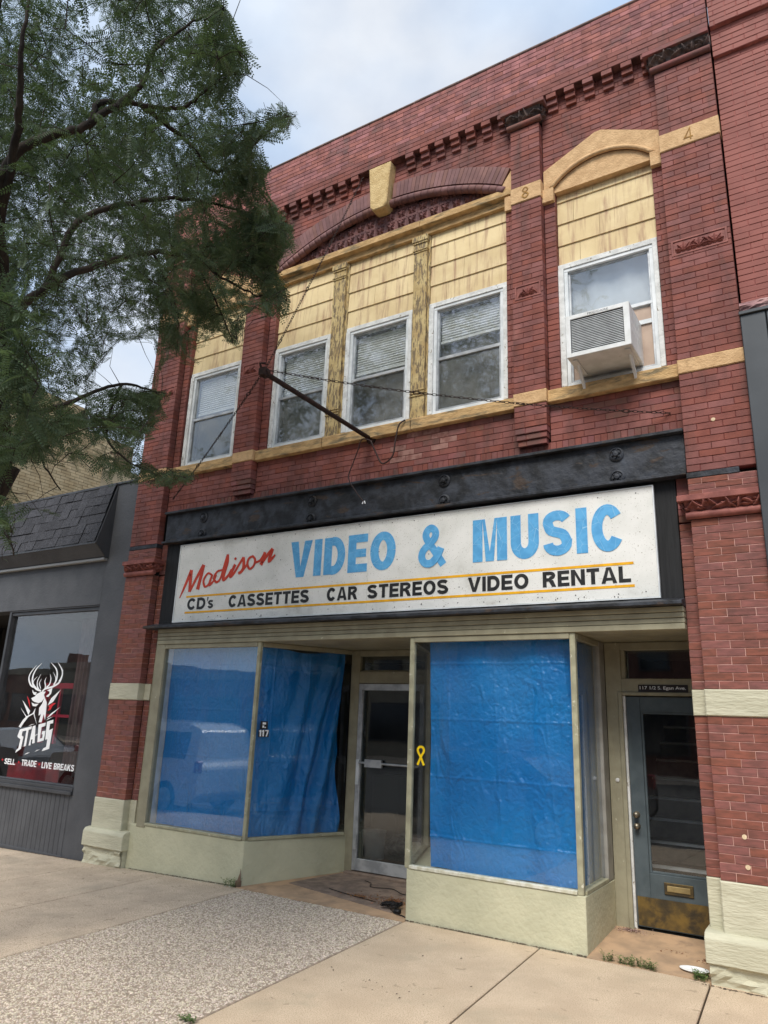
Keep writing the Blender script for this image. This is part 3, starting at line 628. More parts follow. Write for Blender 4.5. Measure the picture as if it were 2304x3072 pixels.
# windows
m_scr = glass('insect_screen', (.70, .72, .71), .05, .16)
def window(x0, x1, z0, z1, lower, blind, shade=None, mid=5.61, ac=False):
    c = MB(); y = .13; t = .058
    c.box(x0, x1, y+.008, .28, z1-t, z1); c.box(x0, x1, y+.006, .28, z0, z0+.03)
    c.box(x0, x0+t, y, .28, z0+.03, z1-t); c.box(x1-t*.8, x1, y, .28, z0+.03, z1-t)
    wn = c.build('window', m_peelw, B, bevel=.003)
    fx0, fx1, fz0, fz1 = x0+t+.001, x1-t*.8-.001, z0+.031, z1-t-.001; s = .036
    f = MB(); f.box(fx0, fx1, y+.018, y+.07, fz1-s, fz1); f.box(fx0, fx1, y+.018, y+.07, fz0, fz0+s*.9); f.box(fx0, fx0+s, y+.02, y+.07, fz0+s*.9, fz1-s); f.box(fx1-s, fx1, y+.02, y+.07, fz0+s*.9, fz1-s)
    f.build('storm_frame', m_white, wn, bevel=.002)
    gx0, gx1 = fx0+s, fx1-s; r = MB()
    r.box(gx0, gx1, y+.03, y+.075, mid-.02, mid+.016); r.box(gx0, gx0+.02, y+.045, y+.08, mid+.016, fz1-s); r.box(gx1-.02, gx1, y+.045, y+.08, mid+.016, fz1-s); r.box(gx0, gx1, y+.046, y+.08, fz1-s-.022, fz1-s)
    r.box(gx0, gx0+.022, y+.032, y+.07, fz0+s*.9, mid-.02); r.box(gx1-.022, gx1, y+.032, y+.07, fz0+s*.9, mid-.02); r.box(gx0, gx1, y+.033, y+.07, fz0+s*.9, fz0+s*.9+.025)
    r.build('sash', m_alu, wn, bevel=.002)
    MB().box(gx0+.018, gx1-.018, y+.055, y+.06, mid+.014, fz1-s-.02).build('pane', m_glassu, wn)
    if not ac: MB().box(gx0+.02, gx1-.02, y+.05, y+.055, fz0+.055, mid-.018).build('pane', m_scr if lower == 'screen' else m_glassu, wn)
    if blind:
        bl = MB(); zt, zb = fz1-s-.03, blind; z = zt; zz = 0
        while z > zb:
            bl.box(gx0+.02, gx1-.02, y+.105, y+.125, z-.0295, z-.027); bl.add([(gx0+.02, y+.104, z-.027), (gx1-.02, y+.104, z-.027), (gx1-.02, y+.124, z), (gx0+.02, y+.124, z)], [(0, 1, 2, 3)]); z -= .032
        bl.box(gx0+.015, gx1-.015, y+.1, y+.13, zb-.03, zb-.005); bl.build('blind', m_blind, wn, fix=False)
    if shade: MB().grid(lambda u, v: (gx0+u*(gx1-gx0), y+.16+.012*math.sin(u*16), shade[0]+v*(shade[1]-shade[0])), 30, 2).build('curtain', shade[2], wn, smooth=True, fix=False)
    return wn
m_curt = mat('grey_curtain', S(150, 148, 140), S(128, 126, 120), ns=4, rough=.9); m_curtw = mat('white_shade', S(216, 218, 218), S(198, 200, 200), ns=3, rough=.85)
m_curtd = mat('dim_curtain', S(110, 108, 102), S(92, 90, 86), ns=4, rough=.9)
window(-7.36, -6.40, 4.915, 6.325, 'screen', 5.72, (4.95, 6.3, m_curt))
window(-5.825, -4.935, 4.915, 6.325, 'screen', 5.66, (4.95, 6.3, m_curt))
window(-4.70, -3.772, 4.915, 6.325, 'screen', 5.72, None)
window(-3.548, -2.60, 4.915, 6.325, 'screen', 5.86, (4.95, 5.85, m_curtd))
window(-2.035, -1.05, 4.915, 6.33, 'screen', None, (5.5, 6.3, m_curtw), mid=5.66, ac=True)
box_obj('window_filler', B, mat('filler_panel', S(190, 168, 150), S(172, 150, 134), ns=4, rough=.8), -1.94, -1.15, .185, .2, 4.98, 5.63)
# rooms behind the upper windows
rm = MB(); rm.box(-7.9, -.5, 3.2, 3.3, 4.3, 7.9); rm.box(-7.9, -.5, .43, 3.2, 4.55, 4.6); rm.box(-7.9, -.5, .43, 3.2, 7.75, 7.8)
for x in (-7.95, -6.1, -2.3, -.55): rm.box(x, x+.05, .43, 3.2, 4.6, 7.75)
rm.build('upper_room', mat('room_wall', S(110, 106, 98), S(96, 92, 86), ns=3, rough=.9), B)
# ---------------------------------------------------------------- iron beam, sign backing, ledge, lintel band
beam = MB().box(-7.39, -.94, .045, .24, 3.86, 4.225).box(-7.392, -.938, -.015, .24, 4.226, 4.256).box(-7.392, -.938, -.012, .24, 3.83, 3.858).build('iron_beam', m_black, B, bevel=.004)
for x in (-6.714, -4.985, -3.274, -1.523):
    for z in (3.905, 4.123):
        mb = MB(); mb.lathe([(.068, .0), (.068, -.012), (.052, -.022), (.05, -.012), (.03, -.014), (.022, -.036), (0.001, -.04)], (x, .046, z), n=16)
        for k in range(6):
            t = k*math.pi/3+.3; mb.box(x+.035*math.cos(t)-.006, x+.035*math.cos(t)+.006, .018, .03, z+.035*math.sin(t)-.006, z+.035*math.sin(t)+.006)
        mb.build('rosette', m_black, beam)
box_obj('sign_backing', B, m_blackw, -7.372, -1.048, .09, .24, 2.79, 3.832, .004)
MB().side([(-.1, 2.715), (-.1, 2.745), (.06, 2.788), (.2, 2.788), (.2, 2.715)], -7.44, -1.04).build('sign_ledge', m_black, B, bevel=.004)
lt = MB()
for z0, z1, y in ((2.668, 2.713, .0), (2.622, 2.664, .012), (2.578, 2.618, .02), (2.525, 2.574, .012)): lt.box(-7.262, -1.046, y, .16, z0, z1)
lt.build('lintel_band', m_olive, B, bevel=.004)
# ---------------------------------------------------------------- storefront
EY = 1.2                                       # plane of the entry door
lpts = [(-5.58, .03), (-5.06, EY+.02)]         # left return
rpts = [(-3.6, .03), (-4.02, EY+.02)]          # right display, return towards the entry
MB().plan([(-7.374, .03), lpts[0], lpts[1], (-5.06, 1.5), (-7.374, 1.5)], -.25, .435).build('bulkhead', m_oliveg, B, bevel=.006)
MB().plan([rpts[0], (-1.95, .03), (-1.95, 1.5), (-4.02, 1.5), rpts[1]], -.25, .425).build('bulkhead', m_oliveg, B, bevel=.006)
def bar(p, q, z0, z1, wd, name, m, off=0, bev=.003):
    """upright board along the plan line p-q, wd thick"""
    a, b = np.array(p, float), np.array(q, float); d = (b-a)/np.linalg.norm(b-a); n = np.array([d[1], -d[0]]); a = a+n*off; b = b+n*off
    P = [tuple(a+n*wd/2), tuple(b+n*wd/2), tuple(b-n*wd/2), tuple(a-n*wd/2)]
    ar = sum(P[i][0]*P[(i+1) % 4][1]-P[(i+1) % 4][0]*P[i][1] for i in range(4)); P = P if ar > 0 else P[::-1]
    return MB().plan(P, z0, z1).build(name, m, B, bevel=bev)
def lerp(p, q, t): return tuple(np.array(p)+(np.array(q)-np.array(p))*t)
def display(p, q, z0, z1, nm='pane', m0=.02, m1=.02, sill=m_trimc, gl=None):
    Lg = np.linalg.norm(np.array(q)-np.array(p)); a, b = lerp(p, q, m0/Lg), lerp(p, q, 1-m1/Lg)
    bar(a, b, z0+.001, z0+.03, .07, 'sill_trim', sill); bar(a, b, z1-.05, z1-.001, .06, 'head_trim', m_olive)
    bar(lerp(p, q, (m0+.002)/Lg), lerp(p, q, 1-(m1+.002)/Lg), z0+.03, z1-.05, .006, nm, gl or m_glass)
def post(c, s, z0, z1, m=m_trimc, name='post', ang=0):
    t = MB(); pts = [(s*math.cos(ang+math.pi/4+k*math.pi/2)*.707+c[0], s*math.sin(ang+math.pi/4+k*math.pi/2)*.707+c[1]) for k in range(4)]
    return t.plan(pts, z0, z1).build(name, m, B, bevel=.004)
Z0L, Z0R, ZH = .437, .427, 2.523
gy = .055
display((-7.18, gy), (-5.6, gy), Z0L, ZH, m0=.055, m1=.02); display((-5.6, gy), (-5.075, EY), Z0L, ZH, m0=.025, m1=.05)
display((-3.6, gy), (-1.985, gy), Z0R, ZH, m0=.025, m1=.03, sill=m_chip); display((-1.985, gy), (-1.985, .92), Z0R, ZH, m0=.025, m1=.19); display((-4.03, EY), (-3.6, gy), Z0R, ZH, m0=.06, m1=.025)
post((-5.598, gy), .045, Z0L, ZH); post((-3.6, gy), .05, Z0R, ZH); post((-1.988, gy), .05, Z0R, ZH)
MB().box(-7.262, -7.12, .02, .1, Z0L-.02, ZH).box(-7.374, -7.262, .1, .2, -.1, ZH+.2).build('jamb', m_olive, B, bevel=.004)
MB().box(-7.2, -7.125, .105, .3, Z0L, ZH).build('inner_frame', m_white, B, bevel=.004)
MB().box(-2.02, -1.952, .735, .90, Z0R+.002, ZH-.001).build('return_jamb', mat('grey_jamb', S(160, 156, 146), S(140, 136, 126), ns=6, rough=.6), B, bevel=.004)
post((-5.06, EY+.03), .09, .05, ZH, m_olive, 'jamb')
# recess ceilings
MB().box(-7.3, -.5, .165, 3.0, 2.527, 2.57).build('soffit', m_olive, B)
# entry door wall
mb = MB(); mb.box(-5.03, -4.975, EY-.02, EY+.1, .07, ZH); mb.box(-4.06, -3.99, EY-.02, EY+.1, .07, ZH); mb.box(-4.975, -4.06, EY-.02, EY+.1, 2.135, 2.275); mb.box(-4.975, -4.06, EY-.02, EY+.1, 2.455, ZH)
mb.box(-4.975, -4.06, EY+.0, EY+.12, 2.275, 2.29)
mb.build('door_frame', m_olive, B, bevel=.004)
MB().box(-4.974, -4.061, EY+.03, EY+.036, 2.29, 2.455).build('transom_pane', m_glassd, B)
MB().box(-5.03, -3.99, EY-.1, EY+.1, .03, .075).build('threshold', m_mat, B, bevel=.005)
dx0, dx1, dz0, dz1 = -4.968, -4.066, .085, 2.13
mb = MB(); mb.box(dx0, dx0+.062, EY-.03, EY+.012, dz0, dz1); mb.box(dx1-.062, dx1, EY-.03, EY+.012, dz0, dz1); mb.box(dx0+.062, dx1-.062, EY-.029, EY+.011, dz0, dz0+.125); mb.box(dx0+.062, dx1-.062, EY-.029, EY+.011, dz1-.075, dz1)
ed = mb.build('entry_door', m_alu, B, bevel=.004)
MB().box(dx0+.06, dx1-.06, EY-.012, EY-.006, dz0+.12, dz1-.07).build('pane', m_glassd, ed)
mb = MB().tube([(dx0+.05, EY-.05, 1.235), (dx1-.05, EY-.05, 1.235)], .012, 8); mb.box(dx0+.14, dx0+.37, EY-.062, EY-.034, 1.19, 1.275); mb.build('push_bar', m_alu, ed)
MB().box(dx0+.008, dx0+.055, EY-.045, EY-.031, .99, 1.27).build('pull_handle', m_white, ed, bevel=.004)
for z in (.4, 2.0): MB().box(dx0+.02, dx0+.06, EY-.05, EY-.031, z-.1, z+.06).build('closer_plate', m_alu, ed, bevel=.003)
# side door to the stairs
DY = .93
mb = MB(); mb.box(-1.95, -1.80, DY-.03, DY+.1, -.05, ZH); mb.box(-1.80, -.78, DY-.03, DY+.1, 2.03, 2.185); mb.box(-1.80, -.78, DY-.03, DY+.1, 2.45, ZH); mb.box(-.86, -.78, DY-.028, DY+.1, -.05, 2.03)
mb.box(-1.80, -1.76, DY-.015, DY+.1, 2.185, 2.45); mb.box(-1.835, -1.795, DY-.05, DY-.03, .0, 2.06); mb.box(-1.795, -.8, DY-.05, DY-.03, 2.03, 2.06)
mb.build('door_casing', m_olive, B, bevel=.004)
MB().box(-1.799, -1.775, DY-.02, DY+.03, .05, 2.028).build('white_door_stop', m_peelw, B, bevel=.003)
MB().box(-1.76, -.78, DY+.03, DY+.036, 2.186, 2.449).build('transom_pane', m_glassd, B)
mb = MB(); X0, X1 = -1.773, -.865; mb.box(X0, X0+.125, DY, DY+.045, .075, 2.022); mb.box(X1-.125, X1, DY, DY+.045, .075, 2.022); mb.box(X0+.125, X1-.125, DY+.001, DY+.044, 1.885, 2.022); mb.box(X0+.125, X1-.125, DY+.001, DY+.044, .075, .51)
for r in ((X0+.125, X0+.145, .51, 1.885), (X1-.145, X1-.125, .51, 1.885)): mb.box(r[0], r[1], DY+.012, DY+.04, r[2], r[3])
mb.box(X0+.145, X1-.145, DY+.012, DY+.04, .51, .53); mb.box(X0+.145, X1-.145, DY+.012, DY+.04, 1.865, 1.885)
sdoor = mb.build('stair_door', m_door, B, bevel=.003)
MB().box(X0+.146, X1-.146, DY+.02, DY+.026, .531, 1.864).build('pane', m_glass, sdoor)
MB().box(X0+.01, X1-.03, DY-.003, DY-.0005, .085, .315).build('kick_plate', m_brass, sdoor)
ms = MB().box(-1.53, -1.29, DY-.012, DY-.001, .36, .455).build('mail_slot', m_brass, sdoor, bevel=.004)
MB().box(-1.505, -1.315, DY-.018, DY-.0125, .385, .432).build('slot_flap', mat('slot_flap', S(176, 156, 110), S(150, 132, 92), ns=9, rough=.45, metal=.5), ms, bevel=.003)
for z in (.985, .889):
    MB().lathe([(.028, 0), (.028, -.008), (.016, -.014), (.016, -.03), (.026, -.04), (.024, -.058), (.002, -.062)], (-1.728, DY, z), n=14).build('door_knob', m_steel, sdoor, smooth=True)
MB().lathe([(.018, 0), (.018, -.008), (.008, -.012), (.001, -.012)], (-1.878, DY-.03, 1.27), n=12).build('doorbell', m_peelw, B)
# rooms on the ground floor
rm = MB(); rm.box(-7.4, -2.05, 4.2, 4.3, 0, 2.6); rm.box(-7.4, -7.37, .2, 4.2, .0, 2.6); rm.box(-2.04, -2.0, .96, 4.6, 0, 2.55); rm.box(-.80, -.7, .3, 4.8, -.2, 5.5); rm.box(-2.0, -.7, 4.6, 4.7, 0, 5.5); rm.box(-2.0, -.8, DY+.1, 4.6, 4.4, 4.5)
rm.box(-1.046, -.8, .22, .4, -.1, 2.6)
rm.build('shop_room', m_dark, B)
rm = MB(); rm.box(-7.4, -2.05, 1.26, 4.2, .04, .07); rm.box(-2.0, -.8, DY+.05, 1.6, .03, .06); rm.build('shop_floor', m_floor, B)
stp = MB(); nos = MB()
for k in range(11):
    y0 = 1.55+k*.27; z = .25+k*.19; stp.box(-2.0, -.8, y0, 4.6, z-.19, z-.02); nos.box(-1.998, -.802, y0-.03, y0+.03, z-.019, z+.004)
stt = stp.build('stairs', mat('stair_carpet', S(70, 66, 62), S(54, 50, 48), ns=12, rough=.95), B); nos.build('stair_nosings', m_white, stt)
# entry floors
MB().add([(-5.60,-.025,.004),(-3.58,-.025,.004),(-3.95,1.2,.05),(-5.06,1.2,.05),(-5.60,-.025,-.1),(-3.58,-.025,-.1),(-3.95,1.2,-.1),(-5.06,1.2,-.1)], [(0,1,2,3),(0,4,5,1),(1,5,6,2),(3,2,6,7),(0,3,7,4)]).build('entry_floor', m_tan, B)
MB().add([(-1.95,-.0,.004),(-1.04,-.0,.004),(-.86,.92,.055),(-1.95,.92,.055),(-1.95,.0,-.1),(-1.04,.0,-.1),(-.86,.92,-.1),(-1.95,.92,-.1)], [(0,1,2,3),(0,4,5,1),(1,5,6,2),(3,2,6,7),(0,3,7,4)]).build('entry_floor', m_tan, B)
# shell of the building behind the front (closes it off from the daylight)
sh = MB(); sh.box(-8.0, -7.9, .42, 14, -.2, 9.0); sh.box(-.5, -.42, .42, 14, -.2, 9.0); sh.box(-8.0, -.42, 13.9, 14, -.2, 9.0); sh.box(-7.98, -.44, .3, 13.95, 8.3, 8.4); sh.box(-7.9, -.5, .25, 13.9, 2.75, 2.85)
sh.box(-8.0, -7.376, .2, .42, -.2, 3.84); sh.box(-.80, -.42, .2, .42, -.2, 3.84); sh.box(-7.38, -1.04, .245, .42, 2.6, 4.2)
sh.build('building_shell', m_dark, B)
for x, z in ((-.747, .997), (-.742, .794), (-.69, 4.29)): MB().lathe([(.001, -.006), (.016, -.005), (.019, .004)], (x, .0, z), n=12).build('mortar_plug', mat('plug_mortar', S(222, 200, 166), S(200, 178, 146), ns=40, rough=.95), pils[3])
bk.build(MATS)
# ---------------------------------------------------------------- stroke lettering
def arc(cx, cz, rx, rz, a0, a1, n=14): return [(cx+rx*math.cos(R(a0+(a1-a0)*i/n)), cz+rz*math.sin(R(a0+(a1-a0)*i/n))) for i in range(n+1)]
def glyph(ch, w, h, t):
    """list of (points, widths) strokes filling a w x h cell with stem t; and filled polygons"""
    q = t/2; hx, hz = w/2-q, h/2-q; tv = t*.86; qv = tv/2; st = []; po = []
    def ell(a0, a1, n=20): return arc(w/2, h/2, hx, h/2-qv, a0, a1, n)
    if ch == 'I': st = [([(w/2, 0), (w/2, h)], t)]
    elif ch == 'V': po = [[(0, h), (w/2-t*.52, 0), (w/2+t*.02, 0), (w/2, t*1.1), (t*1.02, h)], [(w/2+.0, t*1.1), (w/2+t*.02, 0), (w/2+t*.52, 0), (w, h), (w-t*1.02, h)]]
    elif ch == 'A': po = [[(0, 0), (t*.95, 0), (w/2, h*.86), (w/2, h), (w/2-t*.55, h)], [(w-t*.95, 0), (w, 0), (w/2+t*.55, h), (w/2, h), (w/2, h*.86)], [(w*.24, h*.17), (w*.76, h*.17), (w*.70, h*.17+tv*.8), (w*.30, h*.17+tv*.8)]]
    elif ch == 'E': st = [([(q, 0), (q, h)], t)]+[([(t, z), (w*(1 if z != h/2 else .93), z)], tv) for z in (qv, h/2, h-qv)]
    elif ch == 'L': st = [([(q, 0), (q, h)], t), ([(t, qv), (w, qv)], tv)]
    elif ch == 'T': st = [([(w/2, 0), (w/2, h-tv)], t), ([(0, h-qv), (w, h-qv)], tv)]
    elif ch == 'O': st = [(ell(0, 360, 32), [t*abs(math.cos(2*math.pi*i/32))+tv*(1-abs(math.cos(2*math.pi*i/32))) for i in range(33)])]
    elif ch == 'C': st = [(ell(36, 324, 28), t*.95)]
    elif ch == 'G': st = [(ell(40, 300, 26), t*.95), ([(w*.55, h*.45), (w, h*.45)], tv), ([(w-q, 0), (w-q, h*.45-qv)], t*.9)]
    elif ch == 'D': st = [([(q, 0), (q, h)], t), ([(t, qv), (w*.45, qv)]+arc(w*.45, h/2, w*.55-q, h/2-qv, -90, 90, 18)[1:-1]+[(w*.45, h-qv), (t, h-qv)], t*.95)]
    elif ch == 'U': st = [([(q, h)]+[(q, h*.36)]+arc(w/2, h*.36, hx, h*.36-qv, 180, 360, 16)[1:-1]+[(w-q, h*.36), (w-q, h)], t)]
    elif ch == 'M': st = [([(q, 0), (q, h)], t), ([(w-q, 0), (w-q, h)], t)]; po = [[(t, h), (w/2-t*.42, 0), (w/2, 0), (w/2, h*.22), (t*1.25, h)], [(w/2, h*.22), (w/2, 0), (w/2+t*.42, 0), (w-t, h), (w-t*1.25, h)]]
    elif ch == 'N': st = [([(q, 0), (q, h)], t), ([(w-q, 0), (w-q, h)], t)]; po = [[(t, h), (t, h-t*1.3), (w-t, 0), (w-t, t*1.3)]]
    elif ch in 'SH' and ch == 'S':
        st = [([(w*.5+hx*math.cos(R(a)), h*.745+(h*.255-qv)*math.sin(R(a))) for a in range(18, 181, 18)]+crom([(q*1.05, h*.70), (w*.3, h*.56), (w*.68, h*.46), (w-q, h*.30)], 4)+[(w*.5+hx*math.cos(R(a)), h*.27+(h*.27-qv)*math.sin(R(a))) for a in range(-18, -181, -18)], t*.92)]
    elif ch in 'RBP':
        st = [([(q, 0), (q, h)], t), ([(t, h*.47), (w*.55, h*.47)]+arc(w*.55, h*.735, w*.42-q, h*.265-qv+.0, -90, 90, 12)[1:-1]+[(w*.55, h-qv), (t, h-qv)], tv)]
        if ch == 'R': po = [[(w*.42, h*.42), (w-t*1.05, 0), (w, 0), (w*.78, h*.44)]]
        if ch == 'B': st.append(([(t, qv), (w*.58, qv)]+arc(w*.58, h*.25, w*.42-q, h*.25-qv, -90, 70, 12)[1:], tv))
    elif ch == 'K': st = [([(q, 0), (q, h)], t)]; po = [[(t, h*.38), (t, h*.62), (w*.72, h), (w, h)], [(w*.35, h*.52), (w*.7, 0), (w, 0), (w*.58, h*.66)]]
    elif ch == '&':
        st = [(crom([(w*.93, h*.04), (w*.62, h*.36), (w*.30, h*.68), (w*.30, h*.84), (w*.46, h*.92), (w*.62, h*.83), (w*.60, h*.68), (w*.40, h*.54), (w*.19, h*.41), (w*.13, h*.24), (w*.26, h*.11), (w*.48, h*.10), (w*.70, h*.24), (w*.84, h*.44)], 6), t*.80)]
    elif ch == "'": po = [[(w*.2, h*.62), (w*.6, h*.72), (w*.9, h), (w*.2, h)]]
    return st, po
def word(mb, txt, x0, x1, z0, z1, t, y, widths=None, gap=None):
    wd = {'I': .42, 'M': 1.25, '&': 1.05, 'E': .86, 'L': .82, 'T': .9, "'": .3, ' ': .5, 'V': 1.05, 'A': 1.08, 'U': .98, 'D': .98, 'O': 1.08, 'C': 1.02, 'S': .98, 'N': 1.0, 'R': 1.0, 'G': 1.05, 'B': .98, 'K': 1.05}
    ws = [wd.get(c, 1) for c in txt]; ws = [t/(x1-x0)*sum(ws)*1.06 if c == 'I' else v for c, v in zip(txt, ws)]; g = .13 if gap is None else gap
    k = (x1-x0)/(sum(ws)+g*(len(txt)-1)); x = x0; n = 0
    for c, v in zip(txt, ws):
        cw = v*k
        if c != ' ':
            st, po = glyph(c, cw, z1-z0, t)
            for p in po: n += 1; mb.prism([(x+a, z0+b) for a, b in p], y-.0004*(n % 5), y+.002)
            for p, wv in st: n += 1; mb.strip([(x+a, z0+b) for a, b in p], wv, y-.0004*(n % 5), y+.002)
        x += cw+g*k
    return mb
def ftext(txt, x0, x1, z0, z1, y, name, m, parent, bold=0.0):
    cu = bpy.data.curves.new('t', 'FONT'); cu.body = txt; cu.offset = bold; cu.extrude = 0; o = bpy.data.objects.new('t', cu); col.objects.link(o)
    dg = bpy.context.evaluated_depsgraph_get(); me = bpy.data.meshes.new_from_object(o.evaluated_get(dg)); bpy.data.objects.remove(o)
    V = np.array([v.co[:] for v in me.vertices]); lo, hi = V.min(0), V.max(0); s = (hi-lo)[:2]; mb = MB()
    mb.add([(x0+(v[0]-lo[0])/s[0]*(x1-x0), y, z0+(v[1]-lo[1])/s[1]*(z1-z0)) for v in V], [tuple(p.vertices) for p in me.polygons])
    return mb.build(name, m, parent, fix=False)

# ---------------------------------------------------------------- shop sign
SY = .05
sign = empty('shop_sign', (-4.15, SY, 2.8), 'long white shop sign reading Madison Video & Music in red and blue letters', 'sign')
for a, b in ((-7.068, -4.1825), (-4.1805, -1.237)): MB().box(a, b, SY, SY+.035, 2.808, 3.782).build('sign_panel', m_sign, sign, bevel=.003)
fr = MB(); fr.box(-7.08, -1.225, SY-.006, SY+.03, 2.795, 2.8075); fr.box(-7.08, -1.225, SY-.006, SY+.03, 3.7825, 3.792); fr.box(-7.08, -7.0685, SY-.006, SY+.03, 2.8075, 3.7825); fr.box(-1.2365, -1.225, SY-.006, SY+.03, 2.8075, 3.7825)
fr.build('sign_frame', m_white, sign)
ly = SY-.0025
def lettering(txt, x0, x1, z0, z1, t, m): word(MB(), txt, x0, x1, z0, z1, t, ly).build('lettering', m, sign, fix=True)
lettering('VIDEO', -5.25, -3.84, 3.238, 3.656, .104, m_lblue); lettering('&', -3.565, -3.255, 3.222, 3.668, .098, m_lblue); lettering('MUSIC', -2.953, -1.49, 3.234, 3.660, .103, m_lblue)
for t_, a, b in (("CD", -6.845, -6.535), ("'", -6.515, -6.488), ('CASSETTES', -6.15, -4.945), ('CAR', -4.70, -4.30), ('STEREOS', -4.172, -3.217), ('VIDEO', -3.005, -2.386), ('RENTAL', -2.248, -1.458)): lettering(t_, a, b, 2.945, 3.088, .036, m_lblk)
lettering('S', -6.49, -6.402, 2.95, 3.05, .026, m_lblk)
for z in (2.912, 3.111): MB().box(-6.878, -1.43, ly, ly+.002, z-.0115, z+.0115).build('stripe', m_lyel, sign)
mb = MB(); k = 0
def bp(x, y): q = pix(500+x*.217, 1480+y*.217, Y=SY); return (q[0], q[2])
for pts, wds in (([(178, 1450), (250, 1290), (345, 1062)], (14, 42, 52)), ([(345, 1062), (330, 1200), (318, 1362)], (52, 54, 50)), ([(318, 1362), (420, 1160), (515, 990)], (34, 44, 54)), ([(515, 990), (470, 1170), (428, 1330)], (54, 54, 58)),
    ([(625, 1125), (570, 1108), (512, 1205), (530, 1290), (585, 1250), (632, 1120)], (26, 28, 34, 30, 24, 24)), ([(632, 1120), (590, 1265), (655, 1205), (690, 1130)], (34, 38, 26, 20)),
    ([(770, 1060), (700, 1085), (655, 1170), (690, 1228), (745, 1175), (800, 1000), (850, 845)], (24, 28, 34, 30, 26, 34, 38)), ([(850, 845), (840, 960), (790, 1130), (790, 1195), (850, 1140), (900, 1050)], (36, 44, 46, 42, 32, 26)),
    ([(950, 985), (900, 1090), (885, 1150), (935, 1100), (1000, 990), (1065, 885)], (44, 44, 42, 32, 30, 34)), ([(1065, 885), (1068, 960), (1060, 1040), (1025, 1090), (992, 1105)], (36, 42, 44, 38, 34)), ([(1030, 1085), (1080, 1030), (1120, 970)], (28, 28, 26)),
    ([(1195, 868), (1140, 900), (1118, 980), (1150, 1045), (1205, 1000), (1225, 920), (1195, 868)], (26, 30, 32, 28, 27, 29, 26)), ([(1215, 960), (1290, 930), (1345, 850), (1362, 815)], (28, 28, 30, 40)),
    ([(1362, 815), (1335, 910), (1305, 990)], (42, 44, 46)), ([(1305, 990), (1390, 860), (1470, 768)], (30, 38, 44)), ([(1470, 768), (1440, 850), (1420, 935), (1470, 890), (1502, 848)], (42, 44, 42, 30, 16))):
    P = crom([bp(*q) for q in pts], 5); wv = np.interp(np.linspace(0, len(pts)-1, len(P)), range(len(pts)), wds)*.217/228; k += 1
    mb.strip(P, list(wv), ly-.0003*k, ly+.002)
mb.build('script_lettering', m_lred, sign); q = bp(955, 905)
MB().lathe([(.001, -.0055), (.0165, -.0055), (.0165, .0)], (q[0], ly, q[1]), n=14).build('letter_dot', m_lred, sign)
mb = MB()
for i in range(60):
    x = random.uniform(-7.03, -1.27); z = random.choice((random.uniform(2.815, 2.86), random.uniform(3.735, 3.775)))
    if i > 48: z = random.uniform(2.85, 3.7)
    mb.lathe([(.0055, 0), (.005, -.003), (.0005, -.0035)], (x, SY-.0005, z), n=6)
mb.build('rivets', m_rust, sign)
# ---------------------------------------------------------------- address sign, ribbon, house number
ad = MB().box(-1.645, -1.207, DY-.038, DY-.031, 2.062, 2.128).build('address_sign', mat('sign_black', S(36, 28, 28), rough=.5)); tag(ad, 'small black plate reading 117 1/2 S. Egan Ave. above the stair door', 'sign')
ftext('117 1/2 S. Egan Ave.', -1.63, -1.225, 2.077, 2.115, DY-.0392, 'lettering', m_lwht, ad, .008)
rb = MB(); cx, cz = -3.487, 1.408
P = crom([(cx-.034, cz-.082), (cx, cz-.01), (cx+.032, cz+.045), (cx+.022, cz+.075), (cx, cz+.083), (cx-.022, cz+.075), (cx-.032, cz+.045), (cx, cz-.01), (cx+.036, cz-.082)], 5); h_ = len(P)//2
rb.strip(P[:h_+1], .021, gy-.0075, gy-.0055); rb.strip(P[h_:], .021, gy-.0095, gy-.0075); tag(rb.build('ribbon_decal', m_yel), 'yellow awareness ribbon sticker on the shop window glass', 'sticker')
u = np.array([-5.075, EY])-np.array([-5.6, gy]); u /= np.linalg.norm(u)
nm = MB()
def ang(x0, s, z, off): return (x0[0]+u[0]*s+u[1]*off, x0[1]+u[1]*s-u[0]*off, z)
def quad(mb, s0, s1, z0, z1, off, m=0):
    o_ = (-5.6, gy); mb.add([ang(o_, s0, z0, off), ang(o_, s1, z0, off), ang(o_, s1, z1, off), ang(o_, s0, z1, off), ang(o_, s0, z0, off-.003), ang(o_, s1, z0, off-.003), ang(o_, s1, z1, off-.003), ang(o_, s0, z1, off-.003)], [(0, 1, 2, 3), (7, 6, 5, 4), (0, 4, 5, 1), (1, 5, 6, 2), (2, 6, 7, 3), (3, 7, 4, 0)], m)
quad(nm, .075, .165, 1.575, 1.66, .008, 1); quad(nm, .06, .185, 1.492, 1.57, .007, 1)
for s in (.074, .108): quad(nm, s, s+.017, 1.498, 1.566, .0105); quad(nm, s-.01, s-.0005, 1.548, 1.56, .0105)
quad(nm, .138, .178, 1.554, 1.566, .0105)
nm.add([ang((-5.6, gy), .146, 1.498, .0105), ang((-5.6, gy), .162, 1.498, .0105), ang((-5.6, gy), .178, 1.5535, .0105), ang((-5.6, gy), .162, 1.5535, .0105)], [(0, 1, 2, 3)], 0)
for a_, b_, c_, d_ in ((.1, .14, 1.625, 1.648), (.1, .12, 1.59, 1.615), (.125, .142, 1.588, 1.6)): quad(nm, a_, b_, c_, d_, .0115)
tag(nm.build('house_number', [m_lwht, m_lblk]), 'black house number decal reading 117 on the angled shop window', 'number')
